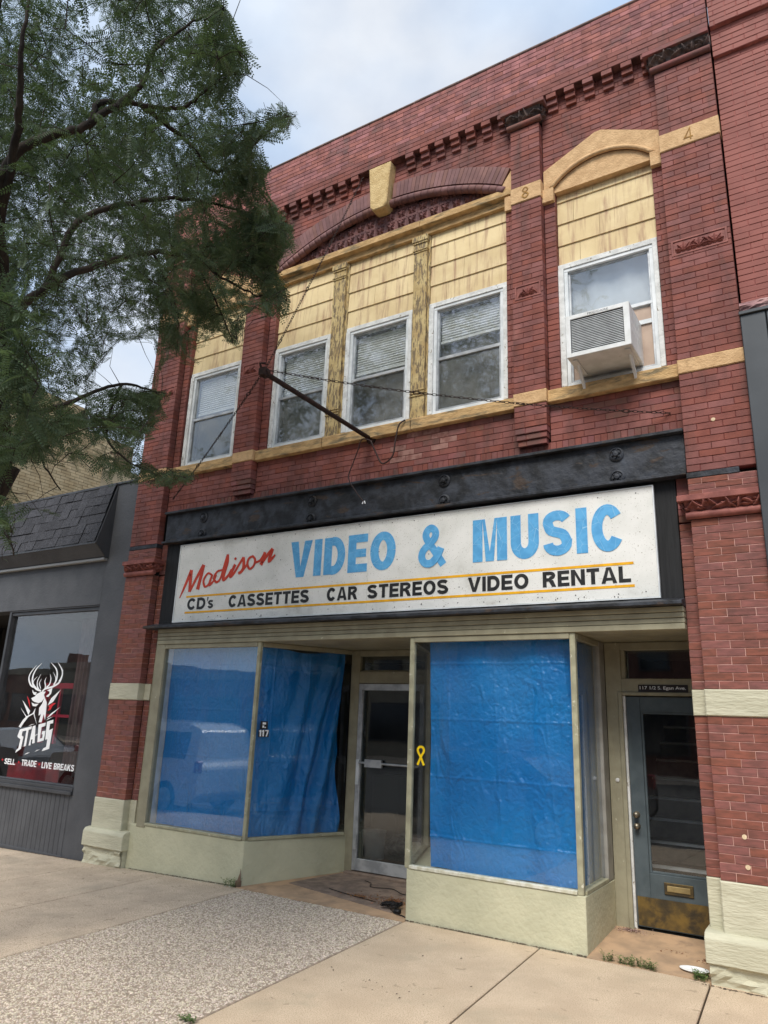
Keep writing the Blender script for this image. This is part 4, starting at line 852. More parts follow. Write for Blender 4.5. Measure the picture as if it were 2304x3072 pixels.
# ---------------------------------------------------------------- tarps
def sheet(fn, nu, nv, name): return MB().grid(fn, nu, nv).build(name, m_tarp, smooth=True, fix=False)
from mathutils import noise as mn
def nz(x, y, z=0): return mn.noise(Vector((x, y, z)))
def crinkle(x, z, k=0): return (.35+1.5*abs(nz(x*1.3, z*1.1, k+20)))*(.011*abs(nz(x*7+2*nz(x*3, z*3, k), z*5, k))+.007*abs(nz(x*17, z*13+3*nz(x*4, z*4), k+3))+.0035*nz(x*38, z*34, k+7))+.006*max(0, 1-abs((z*1.02 % .52)-.26)*60)+.005*max(0, 1-abs((x % .47)-.2)*60)
tp = sheet(lambda a, v: (-7.10+.05*(1-v)*0+a*1.47-.03*v, .17+.018*nz(a*6, v*3)+.03*abs(nz(a*2.2, v*1.2, 5))-.55*crinkle(a*1.5, v*2, 1), .455+v*2.06), 190, 250, 'tarp'); tag(tp, 'smooth blue tarp hung behind the wide display window, reflecting a parked car', 'tarp')
def rt(a, v):
    s = .06+a*1.13; pull = max(0, a-.25)*(1-v)
    fold = .052*math.sin(25*(a-.42*v)+2.5*nz(a*3, v*2))*min(1, max(0, (a-.15)*2))*(.25+.75*(1-abs(v-.35)))
    edge = .10*math.sin(math.pi*min(1, max(0, (v-.05)/.9)))*max(0, a-.8)/.2*(.3+.7*abs(math.sin(5*v+1)))
    s -= edge; off = -(.09+.03*nz(a*4, v*4)+fold-crinkle(a*1.2, v*2, 4)); zt = 2.50-.05*math.sin(math.pi*a)**2; z = .455+v*(zt-.455)
    return (-5.6+u[0]*s+u[1]*off, gy+u[1]*s-u[0]*off, z)
tp = sheet(rt, 170, 220, 'tarp'); tag(tp, 'creased blue tarp with diagonal folds behind the angled window left of the glass door', 'tarp')
def rt2(a, v):
    # hangs across the front, turns the corner and runs back along the return window
    Ltot = 1.36+.75; s = a*Ltot; x = -3.475+.05*(1-v)+min(s, 1.30)*(1+.07*(1-v)); y = .17
    if s > 1.30: k = s-1.30; x += .13*math.sin(min(1.57, k/.13))*(1 if k < .2 else 1); y += max(0, k-.05)*.93
    y += .02*nz(a*9, v*3, 2)-crinkle(a*2.1, v*2, 9)+.022*math.sin(21*a+3*nz(a*4, v*2))*(.35+.65*(1-v))
    return (min(x, -2.035), y, .445+v*2.05)
tp = sheet(rt2, 260, 250, 'tarp'); tag(tp, 'crinkled blue tarp behind the display window with the yellow ribbon', 'tarp')
# ---------------------------------------------------------------- air conditioner
ac = empty('air_conditioner', (-1.55, -.1, 5.01), 'boxy white window air conditioner braced on the sill of the side window', 'air conditioner')
x0, x1, z0, z1, y0, y1 = -1.843, -1.257, 5.01, 5.442, -.30, .19
mb = MB(); mb.box(x0+.003, x1-.003, y0+.02, y1, z0+.004, z0+.012); mb.box(x0, x0+.008, y0+.012, y1, z0+.012, z1-.004); mb.box(x1-.008, x1, y0+.012, y1, z0+.012, z1-.004); mb.box(x0, x1, y0+.012, y1, z1-.004, z1)
mb.build('case', m_acw, ac, bevel=.002)
mb = MB(); mb.box(x0, x0+.045, y0, y0+.012, z0, z1); mb.box(x1-.055, x1, y0, y0+.012, z0, z1); mb.box(x0+.045, x1-.055, y0, y0+.012, z1-.042, z1); mb.box(x0+.045, x1-.055, y0, y0+.012, z0, z0+.04); mb.build('front_frame', m_acw, ac, bevel=.003)
mb = MB(); z = z0+.044
while z < z1-.046: mb.add([(x0+.05, y0+.008, z), (x1-.06, y0+.008, z), (x1-.06, y0+.018, z+.0135), (x0+.05, y0+.018, z+.0135), (x0+.05, y0+.014, z), (x1-.06, y0+.014, z)], [(0, 1, 2, 3), (4, 5, 1, 0)]); z += .0172
mb.build('grille', m_acfin, ac, fix=False); MB().box(x0+.05, x1-.06, y0+.03, y0+.04, z0+.02, z1-.02).build('coil', m_dark, ac)
mb = MB()
for k in range(5):
    for j in range(3): mb.box(x1-.001, x1+.0012, y0+.06+k*.07, y0+.115+k*.07, z0+.16+j*.07, z0+.19+j*.07)
mb.build('side_vents', m_acw, ac)
for x in (x0+.06, x1-.05):
    mb = MB(); mb.side([(-.16, z0-.002), (-.13, z0-.002), (.05, 4.86), (.05, 4.83), (.03, 4.83)], x-.012, x+.012); mb.side([(-.24, z0-.001), (.1, z0-.001), (.1, z0-.014), (-.24, z0-.014)], x-.02, x+.02); mb.build('support_bracket', m_acw, ac)
ftext('FRIGIDAIRE', x0+.21, x0+.40, z1-.034, z1-.012, y0-.0008, 'lettering', mat('ac_letter', S(90, 90, 92), rough=.5), ac, .006)
MB().box(-2.0, -1.115, .17, .184, 5.445, 5.49).build('sash_filler', m_white, ac)
# ---------------------------------------------------------------- projecting pole with chains, loose cable
pole = empty('sign_pole', (-4.236, .1, 4.77), 'bare rusty pole sticking straight out of the brick wall, stayed by chains', 'pole')
tipp = np.array([-4.236, -1.775, 4.775])
MB().tube([(-4.236, .1, 4.77), tuple(tipp)], .026, 10).build('arm', m_rust, pole, smooth=True)
MB().lathe([(.06, 0), (.06, -.015), (.035, -.03), (.035, -.05)], (-4.236, .1, 4.77), n=12).build('wall_flange', m_rust, pole)
mb = MB().box(-4.27, -4.2, -1.79, -1.72, 4.74, 4.81).tube([(-4.25, -1.77, 4.79), (-4.25, -1.8, 4.85), (-4.22, -1.76, 4.86)], .012, 6); mb.lathe([(.045, -.03), (.052, 0), (.045, .02)], (-4.236, -1.73, 4.775), n=10); mb.build('end_fitting', m_rust, pole)
def chain(a, b, sag, name):
    a, b = np.array(a, float), np.array(b, float); n = int(np.linalg.norm(b-a)/.041); mb = MB()
    pts = [a+(b-a)*t+np.array([0, 0, -sag*4*t*(1-t)]) for t in np.linspace(0, 1, n+1)]
    for i in range(n):
        p, q = pts[i], pts[i+1]; d = (q-p)/np.linalg.norm(q-p); s = np.cross(d, (0, 0, 1)); s /= np.linalg.norm(s); t = np.cross(s, d); v = s if i % 2 else t
        c = (p+q)/2; big = 1.5 if i % 23 == 11 else 1; ring = [c+d*.026*math.cos(k*math.pi/4)*big+v*.0105*math.sin(k*math.pi/4)*big for k in range(9)]; mb.tube(ring, .0031*big, 4, cap=False)
    mb.build(name, m_rust, pole, fix=False)
tp_ = tipp+np.array([0, .03, .03])
chain(tp_, (-4.479, .0, 8.36), .04, 'chain'); chain(tp_, (-7.40, .1, 4.47), .03, 'chain'); chain(tp_, (-1.045, .09, 4.455), .07, 'chain')
cb = [pix(700+.5425*x, 500+.5425*y, Y=yy) for x, y, yy in ((950, 1400, .02), (915, 1430, -.01), (895, 1520, -.02), (880, 1600, -.02), (825, 1642, -.02), (792, 1590, -.03), (760, 1515, -.05))]
mb = MB().tube(crom(cb, 6), .009, 6)
cb = [pix(700+.5425*760, 500+.5425*1515, Y=-.05), pix(700+.5425*712, 500+.5425*1508, Y=-.05), pix(700+.5425*688, 500+.5425*1570, Y=-.04), pix(400+.5425*1215, 1200+.5425*350, Y=-.03), pix(400+.5425*1190, 1200+.5425*430, Y=-.05), pix(400+.5425*1230, 1200+.5425*505, Y=-.06), pix(400+.5425*1275, 1200+.5425*565, Y=-.06)]
mb.tube(crom(cb, 6), .0065, 6); cbo = tag(mb.build('loose_cable', m_wire, smooth=True), 'loose brown electrical cable looping below the pole with bare wire ends', 'cable')
e = cb[-1]; mb = MB()
for dx in (-.012, .014): mb.tube([e+np.array([dx*.5, 0, .012]), e+np.array([dx*1.4, -.004, -.018])], .006, 6)
mb.build('wire_nut', m_lwht, cbo)

# ---------------------------------------------------------------- red brick neighbour on the right
NB = empty('red_brick_neighbour_building', (1.5, .1, 0), 'smooth red brick building with dark metal shopfront panel, right of the narrow wall joint', 'building')
nbk = Bricks(NB); MN = ('pink_mortar_joints', m_mortr)
nw = MB().box(-.385, 5.5, .17, .4, -.2, 11.2).box(-.37, 5.5, .4, 12, -.2, 11).build('wall', m_brickr, NB)
nbk.field(-.388, 1.6, 5.32, 8.06, .06, .1, 0, nw, MN, phase=.05); nbk.field(-.388, 1.6, 8.06, 8.385, .02, .14, 0, nw, MN, phase=.0); nbk.field(-.388, 1.6, 8.385, 11.1, -.03, .19, 0, nw, MN, phase=.07)
nbk.field(-.388, 1.6, -.2, 5.18, .06, .1, 0, nw, MN, phase=.05); nbk.build([m_brickr])
rs = MB(); qn = random.Random(4)
rs.grid(lambda a, v: (-.395+a*2, -.03-.045*math.sin(math.pi*v)**.5*(.6+.8*abs(nz(a*9, v*3)))-.02*nz(a*30, v*8), 5.20+v*.105), 60, 8); rs.box(-.394, 1.6, -.02, .1, 5.2, 5.305); rs.build('rockface_lintel', m_rock, NB, fix=False)
for k in range(5): MB().box(-.398+k*.4 if k else -.398, -.398+(k+1)*.4-.006-.2, -.07, .04, 2.72, 5.165).build('metal_panel', m_metal, NB, bevel=.006) if k == 0 else MB().box(-.598+k*.4, -.598+(k+1)*.4-.006, -.07, .04, 2.72, 5.165).build('metal_panel', m_metal, NB, bevel=.006)
box_obj('metal_cap', NB, m_metal, -.405, 1.6, -.09, .05, 5.166, 5.198, .004)

# ---------------------------------------------------------------- grey shop on the left
GB = empty('grey_shop_building', (-11.5, .1, -.1), 'low charcoal grey shop with shingled mansard and a deer logo window', 'building')
zt = 4.80
mb = MB(); mb.box(-8.50, -8.03, .02, .3, -.2, zt); mb.box(-15.6, -8.5, .021, .3, 3.09, zt); mb.box(-15.6, -13.2, .022, .3, -.3, 3.09); mb.box(-15.6, -8.03, .3, 12, 4.5, 4.6); mb.box(-8.2, -8.03, .3, 12, -.2, 4.6); mb.box(-15.6, -15.5, .3, 12, -.3, 4.6); mb.box(-15.6, -8.03, 5, 5.1, -.3, 4.6); mb.box(-15.6, -8.2, .3, 5, -.22, -.1)
gw = mb.build('wall', m_grey, GB, bevel=.004)
box_obj('parapet_cap', GB, m_greyd, -8.5, -8.03, .0, .32, zt+.001, zt+.03)
# window
wx = [-13.2, -10.55, -8.51]; wz0, wz1 = .765, 3.07
mb = MB(); mb.box(-10.6, -8.505, .03, .12, wz1-.0, 3.089); mb.box(-10.6, -8.505, -.01, .12, .655, .70); mb.box(-10.6, -8.505, .01, .12, .70, .745); mb.box(-10.6, -8.505, .03, .12, .745, wz0); mb.box(-8.545, -8.505, .04, .12, wz0, wz1); mb.box(-10.6, -10.55, .03, .14, wz0, wz1); mb.box(-10.6, -8.505, .05, .12, wz1-.05, wz1)
gwin = mb.build('window', m_greyd, GB, bevel=.004)
MB().box(-10.549, -8.546, .085, .091, wz0, wz1-.05).build('pane', m_glass, gwin)
mb = MB(); mb.box(-10.62, -10.58, .12, 1.6, -.2, 3.09); mb.box(-13.2, -10.6, 1.5, 1.6, -.2, 3.09); mb.box(-13.2, -8.5, .3, 5, 3.1, 3.2); mb.box(-10.6, -8.2, 4.4, 4.5, -.2, 3.1); mb.build('shop_room', m_dark, GB)
mb = MB()
for k in range(4): mb.grid(lambda a, v, k=k: (-9.55+k*.25+a*.26, .55+.03*math.sin(a*22+k), .8+v*2.2), 24, 2)
mb.build('curtain', mat('brown_curtain', S(96, 74, 74), S(74, 58, 60), ns=5, rough=.95), GB, smooth=True, fix=False)
box_obj('display_cloth', GB, mat('dark_red_cloth', S(130, 26, 34), S(100, 20, 28), ns=6, rough=.8), -10.5, -9.3, .35, .8, .2, .92)
mb = MB(); mb.box(-10.5, -9.72, .75, .79, 2.0, 2.08); mb.box(-10.5, -10.42, .75, .79, 1.2, 2.0); mb.box(-9.8, -9.72, .75, .79, 1.2, 2.0); mb.box(-10.14, -10.1, .75, .79, 1.2, 2.0); mb.box(-10.42, -9.8, .751, .789, 1.58, 1.62); mb.build('red_display_frame', mat('red_frame', S(150, 26, 50), rough=.6), GB)
# boarded bulkhead: each plank is a piece
x = -10.6
while x < -8.56: MB().cbox(x+.0025, min(x+.092, -8.545)-.0025, .035, .1, -.14, .652, .006).build('plank', m_grey, GB); x += .092
box_obj('bulkhead_base', GB, m_grey, -10.6, -8.545, .02, .1, -.2, -.06); box_obj('bulkhead_core', GB, m_greyd, -10.6, -8.51, .05, .28, -.19, .65); box_obj('corner_board', GB, m_grey, -8.544, -8.502, .028, .1, -.2, .652)
# mansard with single shingles
my0, mz0, my1, mz1 = -.21, 3.925, .0, 4.79
MB().side([(my0+.02, mz0), (my1+.018, mz1-.02), (.02, 3.74), (.0, 3.74)], -15.6, -8.475).build('mansard', m_greyd, GB)
sdv = np.array([my1-my0, mz1-mz0]); Ls = np.linalg.norm(sdv); sdv /= Ls; nrm = np.array([-sdv[1], sdv[0]]); rows = 6; ex = Ls/rows
cache = []
for k in range(5):
    wv = random.uniform(.13, .2); mb = MB(); mb.side([(nrm[0]*.012, nrm[1]*.012), (nrm[0]*.012-.0, 0), (sdv[0]*(ex+.03), sdv[1]*(ex+.03)), (sdv[0]*(ex+.03)+nrm[0]*.004, sdv[1]*(ex+.03)+nrm[1]*.004)], 0, wv-.004)
    me = bpy.data.meshes.new('shingle'); me.from_pydata(mb.v, [], mb.f); me.materials.append(m_shing); me.update(); cache.append((wv, me))
mans = GB.children[-1]
for r in range(rows):
    x = -8.475; z = r*ex
    while x > -11.6:
        wv, me = random.choice(cache); x -= wv; o = bpy.data.objects.new('shingle', me); th = random.choice((.002, .006, .011)); link(o, mans, Vector((x, my0+sdv[0]*z+nrm[0]*th, mz0+sdv[1]*z+nrm[1]*th)))
mb = MB(); mb.add([(-15.6, my0+.0, mz0-.004), (-11.6, my0+.0, mz0-.004), (-11.6, my1, mz1), (-15.6, my1, mz1)], [(0, 1, 2, 3)]).build('shingle_field', m_shing, mans, fix=False)
box_obj('mansard_ridge', GB, m_greyd, -15.6, -8.47, -.02, .05, mz1-.004, mz1+.03)
MB().side([(my0-.012, mz0-.03), (my0-.012, mz0+.005), (my0+.03, mz0+.005), (my0+.03, mz0-.03)], -15.6, -8.47).build('drip_edge', m_greyd, GB)
MB().side([(my0, mz0-.029), (my0+.02, mz0-.029), (.018, 3.735), (-.03, 3.735)], -15.6, -8.48).build('soffit_board', m_grey, GB)
MB().box(-15.6, -8.47, -.05, .018, 3.70, 3.732).build('pale_drip_strip', mat('pale_trim', S(150, 150, 148), rough=.5), GB)
MB().side([(my0-.01, mz0-.02), (my1+.015, mz1), (.018, mz1), (.018, 3.73), (-.03, 3.73)], -8.474, -8.455).build('mansard_end', m_greyd, GB)
# logo on the glass: a stag, lettering and slogan
LY = .0835
def lp(x, y): q = pix(x*.18081, 1950+y*.18081, Y=LY); return (q[0], q[2])
LG = {k: MB() for k in ('antlers', 'stag_head', 'burst_marks', 'shop_name', 'slogan', 'red_marks')}; lg = LG['antlers']; kk = 0
def horn(pts, wds, m=0):
    global kk
    P = crom([lp(*q) for q in pts], 5); wv = np.interp(np.linspace(0, len(pts)-1, len(P)), range(len(pts)), wds)*.00078; kk += 1; (LG['red_marks'] if m else lg).strip(P, list(wv), LY-.0002*(kk % 8), LY+.001)
def poly(pts, m=0):
    global kk
    kk += 1; P = [lp(*q) for q in pts]; ar = sum(P[i][0]*P[(i+1) % len(P)][1]-P[(i+1) % len(P)][0]*P[i][1] for i in range(len(P))); (LG['red_marks'] if m else lg).prism(P if ar > 0 else P[::-1], LY-.0002*(kk % 8), LY+.001)
horn([(695, 220), (600, 320), (545, 440), (545, 560), (600, 640), (680, 680)], (4, 26, 40, 44, 40, 30)); horn([(610, 250), (510, 380), (480, 480), (510, 580), (560, 620)], (3, 26, 36, 34, 26))
horn([(620, 440), (560, 510), (550, 570)], (3, 16, 20)); horn([(680, 400), (625, 510), (620, 600), (650, 660)], (3, 22, 26, 18)); horn([(690, 480), (655, 550), (675, 640)], (3, 20, 16))
horn([(850, 210), (930, 310), (950, 400), (935, 500), (890, 580)], (4, 26, 36, 38, 30)); horn([(965, 210), (1030, 330), (1030, 430), (980, 540), (870, 610), (760, 640), (700, 690)], (4, 26, 34, 36, 34, 34, 30))
horn([(1048, 330), (1020, 440), (975, 520)], (3, 20, 16)); horn([(885, 370), (925, 470), (905, 560)], (3, 18, 18)); horn([(830, 400), (845, 480), (820, 570), (770, 620)], (3, 24, 28, 24)); horn([(770, 450), (745, 520), (755, 590), (745, 640)], (3, 22, 26, 22))
lg = LG['stag_head']
poly([(540, 660), (560, 700), (610, 700), (590, 750), (560, 740), (540, 700)]); poly([(610, 730), (690, 690), (760, 690), (730, 740), (740, 790), (690, 860), (640, 880), (570, 860), (540, 840), (520, 800), (580, 770)])
poly([(525, 870), (570, 895), (640, 890), (600, 935), (545, 930)]); poly([(780, 670), (870, 630), (850, 720), (800, 780), (760, 770), (820, 720), (825, 690)]); poly([(740, 780), (775, 870), (765, 1010), (745, 1165), (725, 1060), (690, 1200), (640, 1200), (680, 1060), (640, 1090), (650, 960), (700, 890)])
poly([(590, 960), (570, 1060), (610, 1240), (580, 1140), (555, 1060), (470, 1110), (400, 1200), (340, 1290), (310, 1270), (380, 1160), (440, 1100), (540, 1050)])
lg = LG['burst_marks']
for t in ([(375, 835), (500, 1010), (470, 1080)], [(345, 960), (440, 1100), (430, 1110)], [(1005, 660), (880, 860), (790, 920), (850, 800)], [(1000, 945), (830, 1100), (775, 1130), (850, 1050)], [(880, 1105), (770, 1165), (800, 1135)], [(575, 1225), (470, 1265), (520, 1235)], [(495, 1700), (440, 1725), (400, 1735), (450, 1705)], [(660, 1650), (570, 1690), (610, 1660)]): poly(t)
poly([(880, 880), (930, 880), (870, 930), (840, 990), (790, 1010), (820, 950), (800, 930)], 1); poly([(450, 760), (490, 840), (500, 970), (470, 860)], 1); poly([(840, 770), (830, 800), (815, 810)], 1)
lg = LG['shop_name']
def skew(rects):
    for r in rects: poly(r)
skew([[(330, 1320), (430, 1290), (420, 1335), (375, 1350), (360, 1420), (390, 1440), (345, 1640), (255, 1705), (270, 1660), (305, 1630), (340, 1480), (300, 1450), (290, 1430)],
      [(400, 1300), (530, 1265), (520, 1310), (475, 1325), (430, 1590), (395, 1600), (440, 1335), (395, 1345)], [(545, 1265), (590, 1250), (575, 1540), (535, 1555), (540, 1480), (515, 1490), (505, 1580), (475, 1585)], [(590, 1410), (640, 1380), (560, 1450)],
      [(640, 1235), (760, 1205), (750, 1260), (690, 1280), (660, 1470), (700, 1460), (710, 1400), (690, 1400), (700, 1350), (755, 1340), (725, 1500), (620, 1530)],
      [(780, 1190), (885, 1155), (880, 1215), (830, 1225), (815, 1330), (880, 1300), (870, 1330), (815, 1640), (690, 1680), (720, 1630), (765, 1610), (785, 1480), (750, 1490)]])
def slog(txt, a, b, t, c):
    (x0, zt_), (x1, _), (_, zb_) = lp(*a), lp(*b), lp(*c); word(LG['slogan'], txt, x0, x1, zb_, zt_, t, LY, gap=.12)
slog('SELL', (85, 1795), (262, 1800), .016, (85, 1890)); slog('TRADE', (365, 1815), (612, 1850), .016, (365, 1918)); slog('LIVE BREAKS', (700, 1855), (1238, 1900), .017, (700, 1960))
for cx_, cy_ in ((40, 1820), (312, 1860), (650, 1898)): poly([(cx_, cy_-25), (cx_+7, cy_-7), (cx_+18, cy_), (cx_+7, cy_+7), (cx_, cy_+25), (cx_-7, cy_+7), (cx_-18, cy_), (cx_-7, cy_-7)], 1)
logo = empty('window_logo', (-9.6, LY, .9), 'white stag head logo and lettering on the grey shop window', 'logo')
for k, mb in LG.items(): mb.build(k, m_ldred if k == 'red_marks' else m_lwht, logo)

# ---------------------------------------------------------------- buff brick building beyond
YB = empty('buff_brick_building', (-19, 6, -.2), 'tall buff brick building with patched stucco side wall rising behind the grey shop', 'building')
yw = MB(); yw.plan([(-24, .3), (-16.05, .3), (-16.05, 16), (-24, 16)], -.3, 8.0); yw.plan([(-24, .3), (-16.05, .3), (-16.05, 4.45), (-24, 4.45)], 8.001, 9.25); yw.plan([(-24, 4.451), (-16.05, 4.451), (-16.05, 6.0), (-24, 6.0)], 8.001, 8.72)
yw.build('wall', m_ymort, YB)
def ytop(y): return 9.24 if y < 4.45 else 8.7 if y < 6 else 8.0
mb = MB(); hz = .078; k = 0; z = 4.4
while z < 9.2:
    y = .32+(.13 if k % 2 else 0)
    while y < 6.9:
        ln = .26
        if z+hz < ytop(y+ln) and z+hz < ytop(y) and not (y > 5.15 and z > 7.0 and nz(y*2, z*2) > -.25): mb.box(-16.06, -16.04+random.uniform(-.004, .004), y+.006, y+ln-.006, z+.006, z+hz-.004)
        y += ln
    z += hz; k += 1
yb_ = mb.build('brick_courses', m_ybrick, YB, fix=False); yb_['kind'] = 'stuff'
mb = MB().grid(lambda a, v: (-16.035-.01*nz(a*5, v*5), 5.1+a*1.8, 6.9+v*1.09), 20, 14).build('stucco_patch', m_stuc, YB, fix=False)
# ---------------------------------------------------------------- honey locust tree
def leafmat():
    m = mat('locust_leaf', (.078, .11, .056), (.054, .084, .042), ns=2, rough=.55, rnd=.25, hue=.012, spec=.25)
    t = m.node_tree; b = t.nodes['Principled BSDF']; o = t.nodes['Material Output']; N = t.nodes.new; L = t.links.new
    tr = N('ShaderNodeBsdfTranslucent'); tr.inputs[0].default_value = (.16, .25, .08, 1); mx = N('ShaderNodeMixShader'); mx.inputs[0].default_value = .2
    L(b.outputs[0], mx.inputs[1]); L(tr.outputs[0], mx.inputs[2]); L(mx.outputs[0], o.inputs[0]); return m
m_leaf = leafmat()
SIL = np.array([(-400,-400),(460,-400),(490,0),(505,50),(548,100),(556,150),(515,190),(512,232),(560,222),(610,212),(652,250),(625,300),(560,300),(560,330),(600,365),(575,400),(600,440),(645,480),(640,540),(600,575),(625,620),(640,680),(590,700),(545,665),(520,760),(495,745),(470,700),(440,790),(405,800),(370,770),(340,800),(372,850),(350,930),(300,960),(330,1010),(440,1015),(425,1055),(300,1050),(255,1030),(190,1060),(175,1010),(110,1080),(95,1045),(150,1105),(110,1140),(60,1110),(35,1150),(38,1215),(20,1235),(-10,1200),(-400,1300)])*2304/1659
HOLES = [np.array([(210,800),(250,750),(330,730),(338,790),(300,835),(215,835)])*2304/1659, np.array([(20,1010),(150,1000),(200,1035),(170,1075),(60,1090),(30,1060)])*2304/1659]
def inside(P, x, y):
    c = np.zeros(len(x), bool); n = len(P)
    for i in range(n):
        (x0, y0), (x1, y1) = P[i], P[i-1]; k = (y0 > y) != (y1 > y); c ^= k & (x < (x1-x0)*(y-y0)/(y1-y0+1e-9)+x0)
    return c
TB = np.array([-5.95, -3.55, gz(-5.95)])
def keep_pts(P):
    q = proj(P); vis = q[:, 2] > .2; inf = vis & (q[:, 0] > -60) & (q[:, 0] < 2400) & (q[:, 1] > -60) & (q[:, 1] < 3200); ok = inside(SIL, q[:, 0], q[:, 1])
    for h in HOLES: ok &= ~inside(h, q[:, 0], q[:, 1])
    return (~inf | ok) & (P[:, 2] > 2.6)
# crown volume: uneven ellipsoid round the fork; tips sampled in it
n = 14500; d = rng.normal(size=(n, 3)); d /= np.linalg.norm(d, axis=1)[:, None]; r = rng.random(n)**.42
lob = 1+.16*np.sin(d[:, 0]*5+1)*np.sin(d[:, 1]*4+2)+.12*np.sin(d[:, 2]*7+d[:, 0]*3)
tips = np.array([-5.35, -3.15, 6.3])+d*(r*lob)[:, None]*np.array([3.9, 2.9, 3.3])
tips = tips[keep_pts(tips)]
tips = tips[np.linalg.norm(tips-CAM, axis=1) > 3.2]; tips = tips[tips[:, 1] < -.35]
# clumping: keep tips where a smooth noise is high
cl = np.array([mn.noise(Vector((p*1.5).tolist())) for p in tips]); tips = tips[cl > rng.uniform(-.34, .2, len(tips))]
# pull more tips along the photograph's outermost sprays
spr = []
for (xa, ya), (xb, yb), ds, nn in (((500,330),(640,245),5.6,46),((430,120),(545,95),5.4,40),((470,40),(500,10),5.3,26),((450,200),(545,150),5.5,34),((480,420),(585,350),5.8,50),((520,470),(632,500),5.9,70),((520,520),(630,655),6.0,80),((430,560),(600,560),6.1,60),((420,640),(505,745),6.2,44),((330,600),(385,760),6.3,40),((230,850),(355,860),6.4,60),((180,900),(330,930),6.2,60),((280,1000),(425,1030),5.9,46),((60,930),(160,1080),5.6,50),((0,1080),(40,1220),4.7,40),((0,1000),(140,900),5.2,70),((0,620),(60,820),4.2,60),((0,760),(70,900),4.4,50)):
    for _ in range(nn):
        t = rng.random(); x = xa+(xb-xa)*t+rng.normal()*11; y = ya+(yb-ya)*t+rng.normal()*11; spr.append(pix(x*1.3888, y*1.3888, dist=ds+rng.normal()*.22))
spr = np.array(spr); sp_k = keep_pts(spr); tips = np.concatenate([tips, spr[sp_k]])
# skeleton: limbs seen in the photograph (display px, distance) then each tip joins the nearest node
tree = empty('locust_tree', tuple(TB), 'feathery-leaved honey locust street tree leaning over the sidewalk before the grey shop', 'tree')
def dp(x, y, ds): return pix(x*1.3888, y*1.3888, dist=ds)
fork = dp(12, 1000, 6.3)
trunk = crom([TB, TB+np.array([.06, .02, 1.2]), TB+np.array([.18, .05, 2.4]), fork], 6)
MB().tube(trunk, list(np.linspace(.17, .115, len(trunk))), 12).build('trunk', m_bark, tree, smooth=True)
limbs = [([fork, dp(40, 950, 6.1), dp(70, 900, 6.0), dp(150, 870, 6.1), dp(260, 830, 6.3), dp(350, 850, 6.4)], .075), ([fork, dp(10, 900, 5.9), dp(-10, 760, 5.6), dp(20, 690, 5.4), dp(100, 620, 5.4), dp(190, 580, 5.6), dp(330, 545, 5.9), dp(420, 560, 6.1), dp(480, 600, 6.1), dp(560, 640, 6.1)], .085),
    ([dp(20, 690, 5.4), dp(0, 480, 5.2), dp(20, 350, 5.1), dp(90, 300, 5.1), dp(190, 270, 5.2), dp(215, 222, 5.3), dp(300, 225, 5.4), dp(390, 232, 5.6), dp(450, 190, 5.6), dp(520, 120, 5.6)], .07), ([dp(190, 270, 5.2), dp(270, 215, 5.3), dp(315, 170, 5.4), dp(330, 110, 5.4), dp(400, 60, 5.5), dp(480, 10, 5.5)], .045),
    ([dp(300, 225, 5.4), dp(400, 300, 5.7), dp(470, 370, 5.9), dp(560, 300, 5.8), dp(620, 245, 5.7)], .035), ([dp(100, 620, 5.4), dp(170, 480, 5.6), dp(280, 440, 5.8), dp(390, 430, 6.0), dp(500, 450, 6.1), dp(600, 490, 6.1)], .05), ([dp(0, 480, 5.2), dp(40, 250, 5.0), dp(45, 100, 5.0), dp(70, -40, 5.2)], .055),
    ([dp(260, 830, 6.3), dp(230, 940, 6.2), dp(300, 1010, 6.0), dp(400, 1030, 5.9)], .025), ([fork, dp(-60, 900, 6.2), dp(-200, 700, 6.6), dp(-500, 400, 7)], .075), ([dp(70, 900, 6.0), dp(90, 990, 5.7), dp(130, 1060, 5.6)], .02), ([fork, dp(-30, 1050, 5.5), dp(5, 1130, 4.9), dp(30, 1200, 4.7)], .022),
    ([dp(-10, 760, 5.6), dp(-150, 600, 4.9), dp(-60, 700, 4.3), dp(30, 760, 4.2)], .03), ([fork, fork+np.array([-.5, -.3, 1.2]), fork+np.array([-1.1, -.9, 2.6]), fork+np.array([-1.5, -1.2, 4.0])], .075), ([fork, fork+np.array([.3, -.5, 1.5]), fork+np.array([.4, -.9, 3.0]), fork+np.array([.6, -1.0, 4.6])], .06), ([dp(330, 545, 5.9), dp(380, 660, 6.2), dp(385, 740, 6.3)], .02), ([dp(420, 560, 6.1), dp(470, 660, 6.2), dp(505, 740, 6.2)], .02)]
nodes = []; nrad = []; br = []
for P, r0 in limbs:
    C_ = crom(P, 8); rr = np.linspace(r0, max(.009, r0*.16), len(C_)); rr = rr*.5; C_ = [c+rng.normal(size=3)*.004 for c in C_]
    MB().tube(C_, list(rr), 8).build('limb', m_bark, tree, smooth=True); nodes += C_; nrad += list(rr)
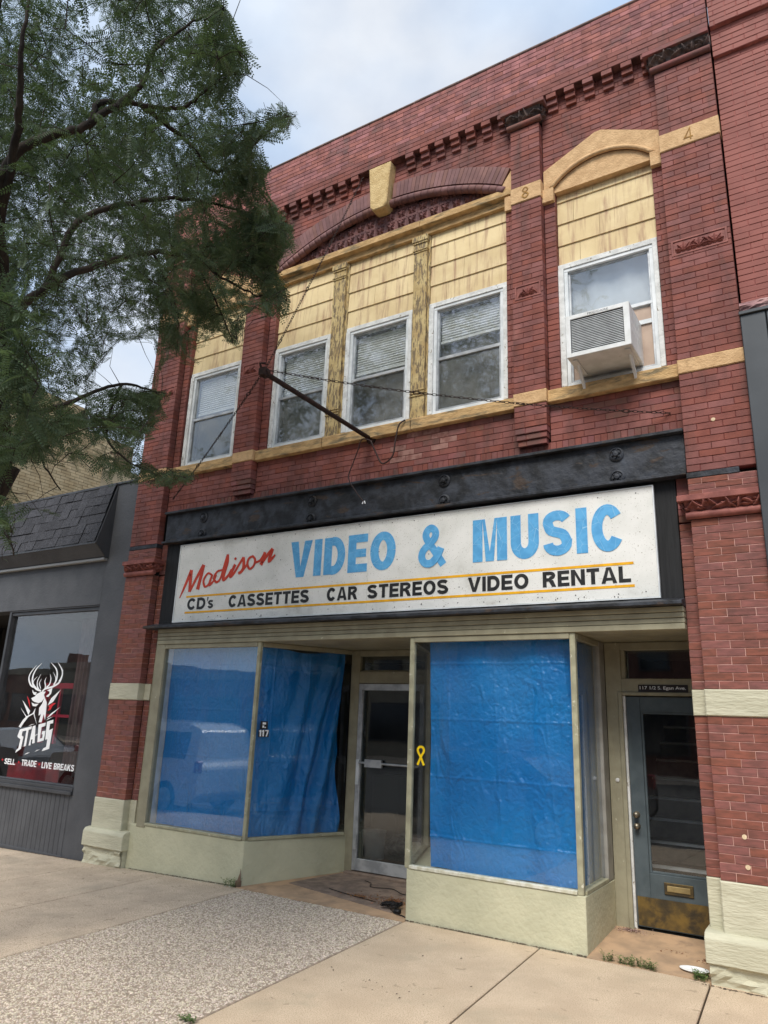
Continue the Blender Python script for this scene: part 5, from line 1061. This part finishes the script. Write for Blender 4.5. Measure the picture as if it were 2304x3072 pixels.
# space-colonising in steps: secondary branches first, then twigs
nodes = np.array(nodes); order = np.argsort([np.min(((nodes-t)**2).sum(1)) for t in tips]); tips = tips[order]
tw = MB(); allN = [*nodes]; arr = np.zeros((len(nodes)+len(tips)*5, 3)); arr[:len(nodes)] = nodes; cnt = len(nodes); twigs = []
for t in tips:
    dd = ((arr[:cnt]-t)**2).sum(1); i = int(np.argmin(dd)); p = arr[i]; L_ = math.sqrt(dd[i])
    if L_ > 2.2: continue
    dv = t-p; mid = p+dv*.5+np.array([0, 0, .08*L_])+rng.normal(size=3)*.05*L_
    pts = [p, p+(mid-p)*.55, mid, mid+(t-mid)*.55, t]; th = min(.013, .0022+.006*L_)
    tw.tube(pts, list(np.linspace(th, .0013, 5)), 3, cap=False); twigs.append(pts)
    for q in pts[2:]:
        if L_ > .16: arr[cnt] = q; cnt += 1
tw.build('twigs', m_bark, tree, fix=False)['kind'] = 'stuff'
# compound leaves along every twig
def leaf_proto(nl):
    V = []; F = []; T = np.linspace(.12, .97, nl)
    for k, t in enumerate(T):
        ln = .19*(1-.35*abs(t-.45)*2); wd = .062
        for s in (-1, 1):
            b = len(V); d = np.array([.32, s*.95, -.18]); d /= np.linalg.norm(d); pz = -.22*t*t; o = np.array([t, 0, pz]); sd_ = np.cross(d, (0, 0, 1)); sd_ /= np.linalg.norm(sd_)
            V += [o+d*.008, o+d*ln*.5+sd_*wd*.5, o+d*ln+np.array([0, 0, -.012]), o+d*ln*.5-sd_*wd*.5]; F.append((b, b+1, b+2, b+3))
    b = len(V); V += [np.array([0, .006, 0]), np.array([0, -.006, 0]), np.array([.5, .005, -.055]), np.array([.5, -.005, -.055]), np.array([1, .003, -.22]), np.array([1, -.003, -.22])]; F += [(b, b+1, b+3, b+2), (b+2, b+3, b+5, b+4)]
    return np.array(V), np.array(F)
LV, LF = leaf_proto(10)
pos = []; fw = []; 
for pts in twigs:
    e = pts[-1]; dirn = pts[-1]-pts[-3]; dirn /= np.linalg.norm(dirn)+1e-9
    m_ = rng.integers(4, 7)
    for j in range(m_):
        t = rng.random()**.6; sI = 3 if t > .5 else 2; c = pts[sI]+(pts[sI+1]-pts[sI])*((t % .5)*2); v = dirn*.5+rng.normal(size=3)*.85; v[2] = v[2]*.8-.22; pos.append(c); fw.append(v/np.linalg.norm(v))
pos = np.array(pos); fw = np.array(fw); k_ = keep_pts(pos+fw*.17) & keep_pts(pos) & keep_pts(pos+fw*.08); pos, fw = pos[k_], fw[k_]; nL = len(pos)
up = np.tile([0, 0, 1.], (nL, 1))+rng.normal(size=(nL, 3))*.75; sdx = np.cross(up, fw); sdx /= np.linalg.norm(sdx, axis=1)[:, None]; up = np.cross(fw, sdx); scl = rng.uniform(.085, .19, nL)
W3 = pos[:, None, :]+scl[:, None, None]*(LV[None, :, 0:1]*fw[:, None, :]+LV[None, :, 1:2]*sdx[:, None, :]+LV[None, :, 2:3]*up[:, None, :])
me = bpy.data.meshes.new('crown'); nvp = len(LV); me.vertices.add(nL*nvp); me.vertices.foreach_set('co', (W3-TB).reshape(-1).astype(np.float32))
FI = (LF[None]+(np.arange(nL)*nvp)[:, None, None]).reshape(-1); me.loops.add(len(FI)); me.loops.foreach_set('vertex_index', FI); nf = nL*len(LF); me.polygons.add(nf); me.polygons.foreach_set('loop_start', np.arange(nf)*4); me.polygons.foreach_set('loop_total', np.full(nf, 4))
me.materials.append(m_leaf); me.update(calc_edges=True); crown = bpy.data.objects.new('crown', me); crown['kind'] = 'stuff'; link(crown, tree, Vector(TB)); print('leaves', nL)

# ---------------------------------------------------------------- small things on the ground
def weed(at, n, hgt, spread, name, label, seed):
    q = random.Random(seed); mb = MB()
    for i in range(n):
        a = q.uniform(0, 6.28); l = hgt*q.uniform(.5, 1); b = np.array(at)+np.array([q.uniform(-1, 1)*spread[0], q.uniform(-1, 1)*spread[1], 0]); lean = np.array([math.cos(a), math.sin(a), 0])*l*q.uniform(.3, .9)
        pts = [b, b+lean*.4+np.array([0, 0, l*.6]), b+lean+np.array([0, 0, l*.8])]; mb.tube(pts, [.0014, .001, .0006], 3, cap=False)
        for k in range(7):
            t = .15+.85*k/6; c = pts[0]*(1-t)**2+2*pts[1]*t*(1-t)+pts[2]*t*t; aa = q.uniform(0, 6.28); d = np.array([math.cos(aa), math.sin(aa), q.uniform(-.1, .5)])*q.uniform(.012, .022); s = np.cross(d, (0, 0, 1)); s = s/(np.linalg.norm(s)+1e-9)*.0055
            mb.add([c, c+d*.5+s, c+d, c+d*.5-s], [(0, 1, 2, 3)])
    return tag(mb.build(name, m_weed, fix=False), label, 'weed')
weed((-1.63, .01, .004), 60, .085, (.20, .018), 'weed', 'low green weed growing along the crack at the stair door step', 1)
weed((-1.12, .03, .004), 34, .06, (.05, .06), 'weed', 'small weed tuft beside the stone pilaster base and white plate', 2)
weed((-5.66, -.04, .0), 22, .11, (.08, .02), 'weed', 'weed sprouting at the cracked bulkhead corner', 3)
weed((-3.47, -2.72, .0), 12, .04, (.05, .02), 'weed', 'tiny weed in the joint beside the pebble panel', 4)
sp = MB()
for k in range(7):
    x = -5.60+random.uniform(-.03, .035); sp.tube([(x, .018-random.random()*.02, -.01), (-5.583+random.uniform(-.01, .01), .012, .08+random.random()*.12)], [.012, .002], 5)
sp.box(-5.62, -5.57, -.012, .028, -.05, .06); tag(sp.build('splintered_corner', m_wood), 'splintered bare wood at the foot of the angled bulkhead corner', 'wood')
pp_ = MB().lathe([(.001, .004), (.075, .004), (.10, .012), (.105, .016), (.104, .012), (.075, .001), (.001, .001)], (-1.19, .16, .012), 'z', 20).build('paper_plate', m_paper, smooth=True); pp_.scale = (1, .7, 1); tag(pp_, 'white paper plate lying on the stair door step', 'plate')
def litter(at, n, spread, sz, name, label, seed, m=m_dry, zf=None):
    q = random.Random(seed); mb = MB()
    for i in range(n):
        r_ = abs(q.gauss(0, .5)); a = q.uniform(0, 6.28); x = at[0]+spread[0]*r_*math.cos(a); y = at[1]+spread[1]*r_*math.sin(a); z = at[2]+(zf(x, y) if zf else 0)+q.uniform(.002, .012); t = q.uniform(0, 6.28); l = sz*q.uniform(.5, 1.2); wd = l*q.uniform(.25, .5)
        d = np.array([math.cos(t), math.sin(t), q.uniform(-.2, .3)])*l; s = np.array([-math.sin(t), math.cos(t), q.uniform(-.3, .3)])*wd; c = np.array([x, y, z]); mb.add([c-d, c+s+np.array([0, 0, .004]), c+d, c-s], [(0, 1, 2, 3)])
    return tag(mb.build(name, m, fix=False), label, 'leaf litter', kind='stuff')
fz = lambda x, y: max(0, y)*.041+(.012 if y > .1 else 0)
litter((-3.95, .42, .004), 420, (.28, .20), .013, 'leaf_litter', 'brown dry leaf litter heaped round the black cord in the entry', 1, zf=fz)
litter((-4.3, .38, .004), 160, (.25, .1), .012, 'leaf_litter', 'orange leaf crumbs scattered across the entry floor', 2, zf=fz)
litter((-1.42, .52, .02), 160, (.17, .08), .012, 'leaf_litter', 'patch of brown leaves on the stair door step', 3)
litter((-1.14, .42, .02), 90, (.08, .10), .014, 'leaf_litter', 'brown leaves gathered against the pilaster by the stair door', 4)
litter((-1.82, .82, .05), 500, (.17, .10), .007, 'paint_chips', 'pale paint chips piled in the corner of the stair doorway', 5, m=mat('paint_chip', S(176, 150, 140), S(120, 92, 84), ns=60, rough=.9, rnd=.3))
litter((-6.2, -.06, .0), 90, (1.0, .03), .008, 'paint_chips', 'pale paint flakes along the foot of the wide bulkhead', 6, m=mat('paint_flake', S(206, 204, 190), rough=.9), zf=lambda x, y: gz(x)+.002)
litter((-2.9, -1.6, .001), 40, (2.0, 1.6), .012, 'leaf_crumbs', 'few dark leaf crumbs strewn over the sidewalk slabs', 7, m=mat('crumb', S(84, 72, 58), rough=.95))
crm = mat('wall_foot_dirt', S(104, 88, 72), S(76, 64, 54), ns=40, rough=1)
def footdirt(x0, x1, y, n, label, seed):
    q = random.Random(seed); mb = MB()
    for i in range(n):
        x = q.uniform(x0, x1); yy = y-abs(q.gauss(0, .012)); z = gz(x)+.0015; l = q.uniform(.004, .014); a = q.uniform(-.6, .6); d = np.array([math.cos(a)*l, math.sin(a)*l, 0]); s = np.array([-math.sin(a), math.cos(a), 0])*l*.35; c = np.array([x, yy, z+q.uniform(0, .003)])
        mb.add([c-d, c-s, c+d, c+s+np.array([0, 0, .003])], [(0, 1, 2, 3)])
    tag(mb.build('dirt_crumbs', crm, fix=False), label, 'dirt', kind='stuff')
footdirt(-7.3, -5.6, .024, 420, 'brown dirt crumbs along the foot of the wide bulkhead', 21); footdirt(-3.6, -1.95, .024, 420, 'brown dirt crumbs along the foot of the ribbon window bulkhead', 22); footdirt(-10.6, -8.05, .0, 420, 'brown dirt crumbs along the foot of the grey shop', 23); footdirt(-1.1, .2, -.07, 200, 'brown dirt crumbs along the foot of the right stone pier', 24)
mb = MB(); qn = random.Random(9); P = []
for k in range(70):
    t = k*.55; P.append((-3.86+.075*math.cos(t)+qn.gauss(0, .018), .22+.05*math.sin(t*1.13)+qn.gauss(0, .015), .02+.028*abs(math.sin(k*.7))+fz(0, .22)))
mb.tube(crom(P, 3), .0055, 4); mb.tube(crom([(-3.86, .2, .02), (-3.75, .1, .02), (-3.66, .08, .016), (-3.62, .06, .014)], 5), .0055, 4); mb.box(-3.78, -3.72, .12, .16, .01, .045)
tag(mb.build('tangled_cord', m_cord, smooth=True), 'black electric cord tangled in a heap beside the sage bulkhead in the entry', 'cord')
mb = MB().tube(crom([(-4.62, .92, .058), (-4.5, .86, .056), (-4.42, .74, .05), (-4.2, .80, .05), (-4.02, .7, .045), (-3.85, .72, .043)], 7), .004, 4); mb.tube(crom([(-4.75, .45, .036), (-4.55, .4, .033), (-4.35, .36, .031), (-4.1, .32, .029)], 6), .004, 4)
tag(mb.build('string_wire', m_cord, smooth=True), 'thin dark wire trailing over the entry mat before the glass door', 'wire')
MB_ = MB().add([(-5.26,.42,.024),(-3.80,.12,.014),(-3.93,1.08,.052),(-5.05,1.08,.054),(-5.26,.42,.018),(-3.80,.12,.008),(-3.93,1.08,.046),(-5.05,1.08,.048)], [(0,1,2,3),(0,4,5,1),(1,5,6,2),(2,6,7,3),(3,7,4,0)])
tag(MB_.build('door_mat', m_mat), 'worn brown rubber mat on the floor of the recessed entry', 'mat')
# inside the shop, seen through the glass door
mb = MB().lathe([(.001, 0), (.13, 0), (.15, .30), (.157, .30), (.157, .32), (.145, .32), (.13, .02), (.001, .02)], (-5.2, 2.0, .07), 'z', 20); tag(mb.build('bucket', m_white, smooth=False), 'white plastic bucket on the dark shop floor inside the glass door', 'bucket')
mb = MB(); mb.grid(lambda a, v: (-5.0+.22*math.cos(6.283*a)*math.sin(math.pi*v)*(1+.3*nz(a*6, v*6)), 2.35+.18*math.sin(6.283*a)*math.sin(math.pi*v)*(1+.3*nz(a*7, v*5, 2)), .07+.13*(1-math.cos(math.pi*v))*(1+.25*nz(a*5, v*5, 4))), 28, 16); tag(mb.build('plastic_bag', mat('clear_plastic_bag', S(170, 168, 162), S(120, 118, 112), ns=20, rough=.3, spec=.8, bump=1, bs=30), smooth=True, fix=False), 'crumpled clear plastic bag on the shop floor inside the glass door', 'bag')
mb = MB().box(-5.95, -5.5, 3.1, 3.5, .07, .95).box(-5.92, -5.53, 3.08, 3.1, .1, .5); tag(mb.build('cabinet', mat('pale_cabinet', S(128, 124, 118), rough=.7), bevel=.005), 'pale cabinet standing deep inside the dark shop', 'cabinet')

# ---------------------------------------------------------------- street side (seen in the window glass)
def car(name, label, at, length, height, paint, suv, heading=-1):
    c = empty(name, at, label, 'car', 'vehicles parked along the kerb'); X, Y, Z = at; W = .92; Lh = length/2; s = heading; rb_ = .28
    if suv: prof = [(-Lh, .45), (-Lh, .95), (-Lh+.1, 1.08), (-Lh+.18, height-.12), (-Lh+.6, height), (.1, height), (.75, 1.12), (Lh-.15, .98), (Lh, .8), (Lh, .42), (Lh-.2, rb_), (-Lh+.2, rb_)]
    else: prof = [(-Lh, .5), (-Lh, .85), (-Lh+.25, 1.0), (-Lh+.75, 1.03), (-Lh+1.35, height-.03), (-.2, height), (.35, height-.05), (1.05, 1.0), (Lh-.2, .82), (Lh, .68), (Lh, .4), (Lh-.2, rb_-.04), (-Lh+.2, rb_-.04)]
    belt = 1.02 if suv else .98
    def wdt(z): return W if z < belt else W-(z-belt)*.32
    mb = MB(); n = len(prof); V = []
    for sg in (-1, 1): V += [(X+s*x, Y+sg*wdt(z)*(1-.06*max(0, abs(x)/Lh-.75)*4*.5), Z+z) for x, z in prof]
    mb.add(V, [tuple(range(n)), tuple(range(2*n-1, n-1, -1))]+[(i, (i+1) % n, (i+1) % n+n, i+n) for i in range(n)]); mb.build('body', paint, c, bevel=.03)
    gm = m_cglass
    def side_glass(pts):
        for sg in (-1, 1):
            V = [(X+s*x, Y+sg*(wdt(z)+.004), Z+z) for x, z in pts]; V2 = [(a, b-sg*.02, cc) for a, b, cc in V]; k = len(pts); MB().add(V+V2, [tuple(range(k)), tuple(range(2*k-1, k-1, -1))]+[(i, (i+1) % k, (i+1) % k+k, i+k) for i in range(k)]).build('side_window', gm, c)
    if suv: side_glass([(-Lh+.38, 1.12), (-.55, 1.12), (-.55, height-.16), (-Lh+.42, height-.16)]); side_glass([(-.48, 1.12), (.58, 1.12), (.12, height-.14), (-.48, height-.14)])
    else: side_glass([(-Lh+.95, 1.05), (-.35, 1.05), (-.35, height-.11), (-Lh+1.45, height-.12)]); side_glass([(-.28, 1.05), (.85, 1.05), (.3, height-.13), (-.28, height-.11)])
    zz = height-.1; a, b = ((.70, 1.15), (.16, height-.06)) if suv else ((.98, 1.04), (.42, height-.08))
    MB().add([(X+s*(a[0]+.015), Y-.72, Z+a[1]), (X+s*(a[0]+.015), Y+.72, Z+a[1]), (X+s*(b[0]+.02), Y+.6, Z+b[1]), (X+s*(b[0]+.02), Y-.6, Z+b[1])], [(0, 1, 2, 3)]).build('windscreen', gm, c, fix=False)
    for x in (-Lh+.85, Lh-.85):
        for sg in (-1, 1):
            wl = MB().lathe([(.22, -.0), (.33, .0), (.345, .03), (.345, .19), (.33, .22), (.22, .22)], (X+s*x, Y+sg*.80-.11, Z+.345), 'y', 20).build('wheel', m_tyre, c); MB().lathe([(.001, .0), (.215, .0), (.22, .02), (.22, .2), (.215, .22), (.001, .22)], (X+s*x, Y+sg*.80-.11, Z+.345), 'y', 20).build('rim', m_alu, wl)
    for sg in (-1, 1):
        MB().box(X+s*(-Lh-.01) if s > 0 else X+s*(-Lh+.12), X+s*(-Lh+.12) if s > 0 else X+s*(-Lh-.01), Y+sg*.8-.08, Y+sg*.8+.08, Z+.85, Z+1.1).build('tail_light', m_tail, c, bevel=.02); MB().box(min(X+s*(Lh+.01), X+s*(Lh-.2)), max(X+s*(Lh+.01), X+s*(Lh-.2)), Y+sg*.7-.13, Y+sg*.7+.13, Z+.66, Z+.78).build('headlight', m_lwht, c, bevel=.02)
    if suv: MB().box(X-.9, X+.9, Y-.62, Y-.58, Z+height+.02, Z+height+.06).box(X-.9, X+.9, Y+.58, Y+.62, Z+height+.02, Z+height+.06).build('roof_rail', m_alu, c)
m_cglass = mat('car_glass', S(26, 30, 34), rough=.08, spec=.6); m_tyre = mat('tyre', S(26, 26, 27), rough=.85); m_tail = mat('tail_lamp', S(150, 16, 22), rough=.3)
def paint(nm, c): return mat(nm, c, rough=.28, spec=.5, coat=.6)
car('parked_car', 'white sport utility car with roof rails parked at the kerb', (-13.6, -5.55, gz(-13)-.16), 4.9, 1.8, paint('white_car_paint', S(226, 228, 230)), True)
car('parked_car', 'silver grey sedan parked behind the white sport utility car', (-19.6, -5.55, gz(-13)-.16), 4.7, 1.46, paint('grey_car_paint', S(140, 142, 146)), False)
car('parked_car', 'charcoal sedan parked nearest the pebble panel', (-5.5, -5.9, gz(-6.9)-.16), 4.6, 1.45, paint('charcoal_car_paint', S(52, 50, 54)), False)
m_opp = mat('opposite_brick', S(120, 84, 72), S(100, 68, 60), ns=2, rough=.9); m_opp2 = mat('opposite_render', S(150, 140, 124), S(130, 122, 108), ns=2, rough=.9)
x = -62
for k, (wd, h, mm, lab) in enumerate(((14, 4.2, m_opp, 'low brown brick shop across the street with chimney'), (12, 4.6, m_opp2, 'low cream rendered shop across the street'), (13, 3.9, m_opp, 'low brown brick shop across the street with flat parapet'), (11, 7.6, m_opp2, 'taller cream rendered shop across the street'), (14, 8.2, m_opp, 'wide brown brick shop across the street'), (16, 7.2, m_opp, 'two-storey brown brick building across the street'))):
    o = empty('opposite_shop', (x+wd/2, -27, -.2), lab, 'building'); MB().box(x+.1, x+wd-.1, -36, -26, -.3, h).build('wall', mm, o, bevel=.02); box_obj('parapet', o, m_opp2, x, x+wd, -26.1, -25.85, h-.3, h+.1)
    for j in range(int(wd//3)):
        wn = box_obj('window', o, m_greyd, x+.8+j*3, x+3.2+j*3, -26.0, -25.9, .6, 2.6); MB().box(x+.9+j*3, x+3.1+j*3, -25.95, -25.88, .7, 2.5).build('pane', m_cglass, wn)
        if h > 6: wn = box_obj('window', o, m_greyd, x+1.2+j*3, x+2.6+j*3, -26.0, -25.9, 4.2, 6.0); MB().box(x+1.3+j*3, x+2.5+j*3, -25.95, -25.88, 4.3, 5.9).build('pane', m_cglass, wn)
    if k == 0: box_obj('chimney', o, mm, x+10, x+11, -31, -30, h, h+1.6)
    x += wd
opw = MB(); opw.box(-62, 22, -26, -21.0, -.32, -.16); tag(opw.build('far_sidewalk', m_conc), 'pale concrete sidewalk on the far side of the street', 'sidewalk', kind='structure')
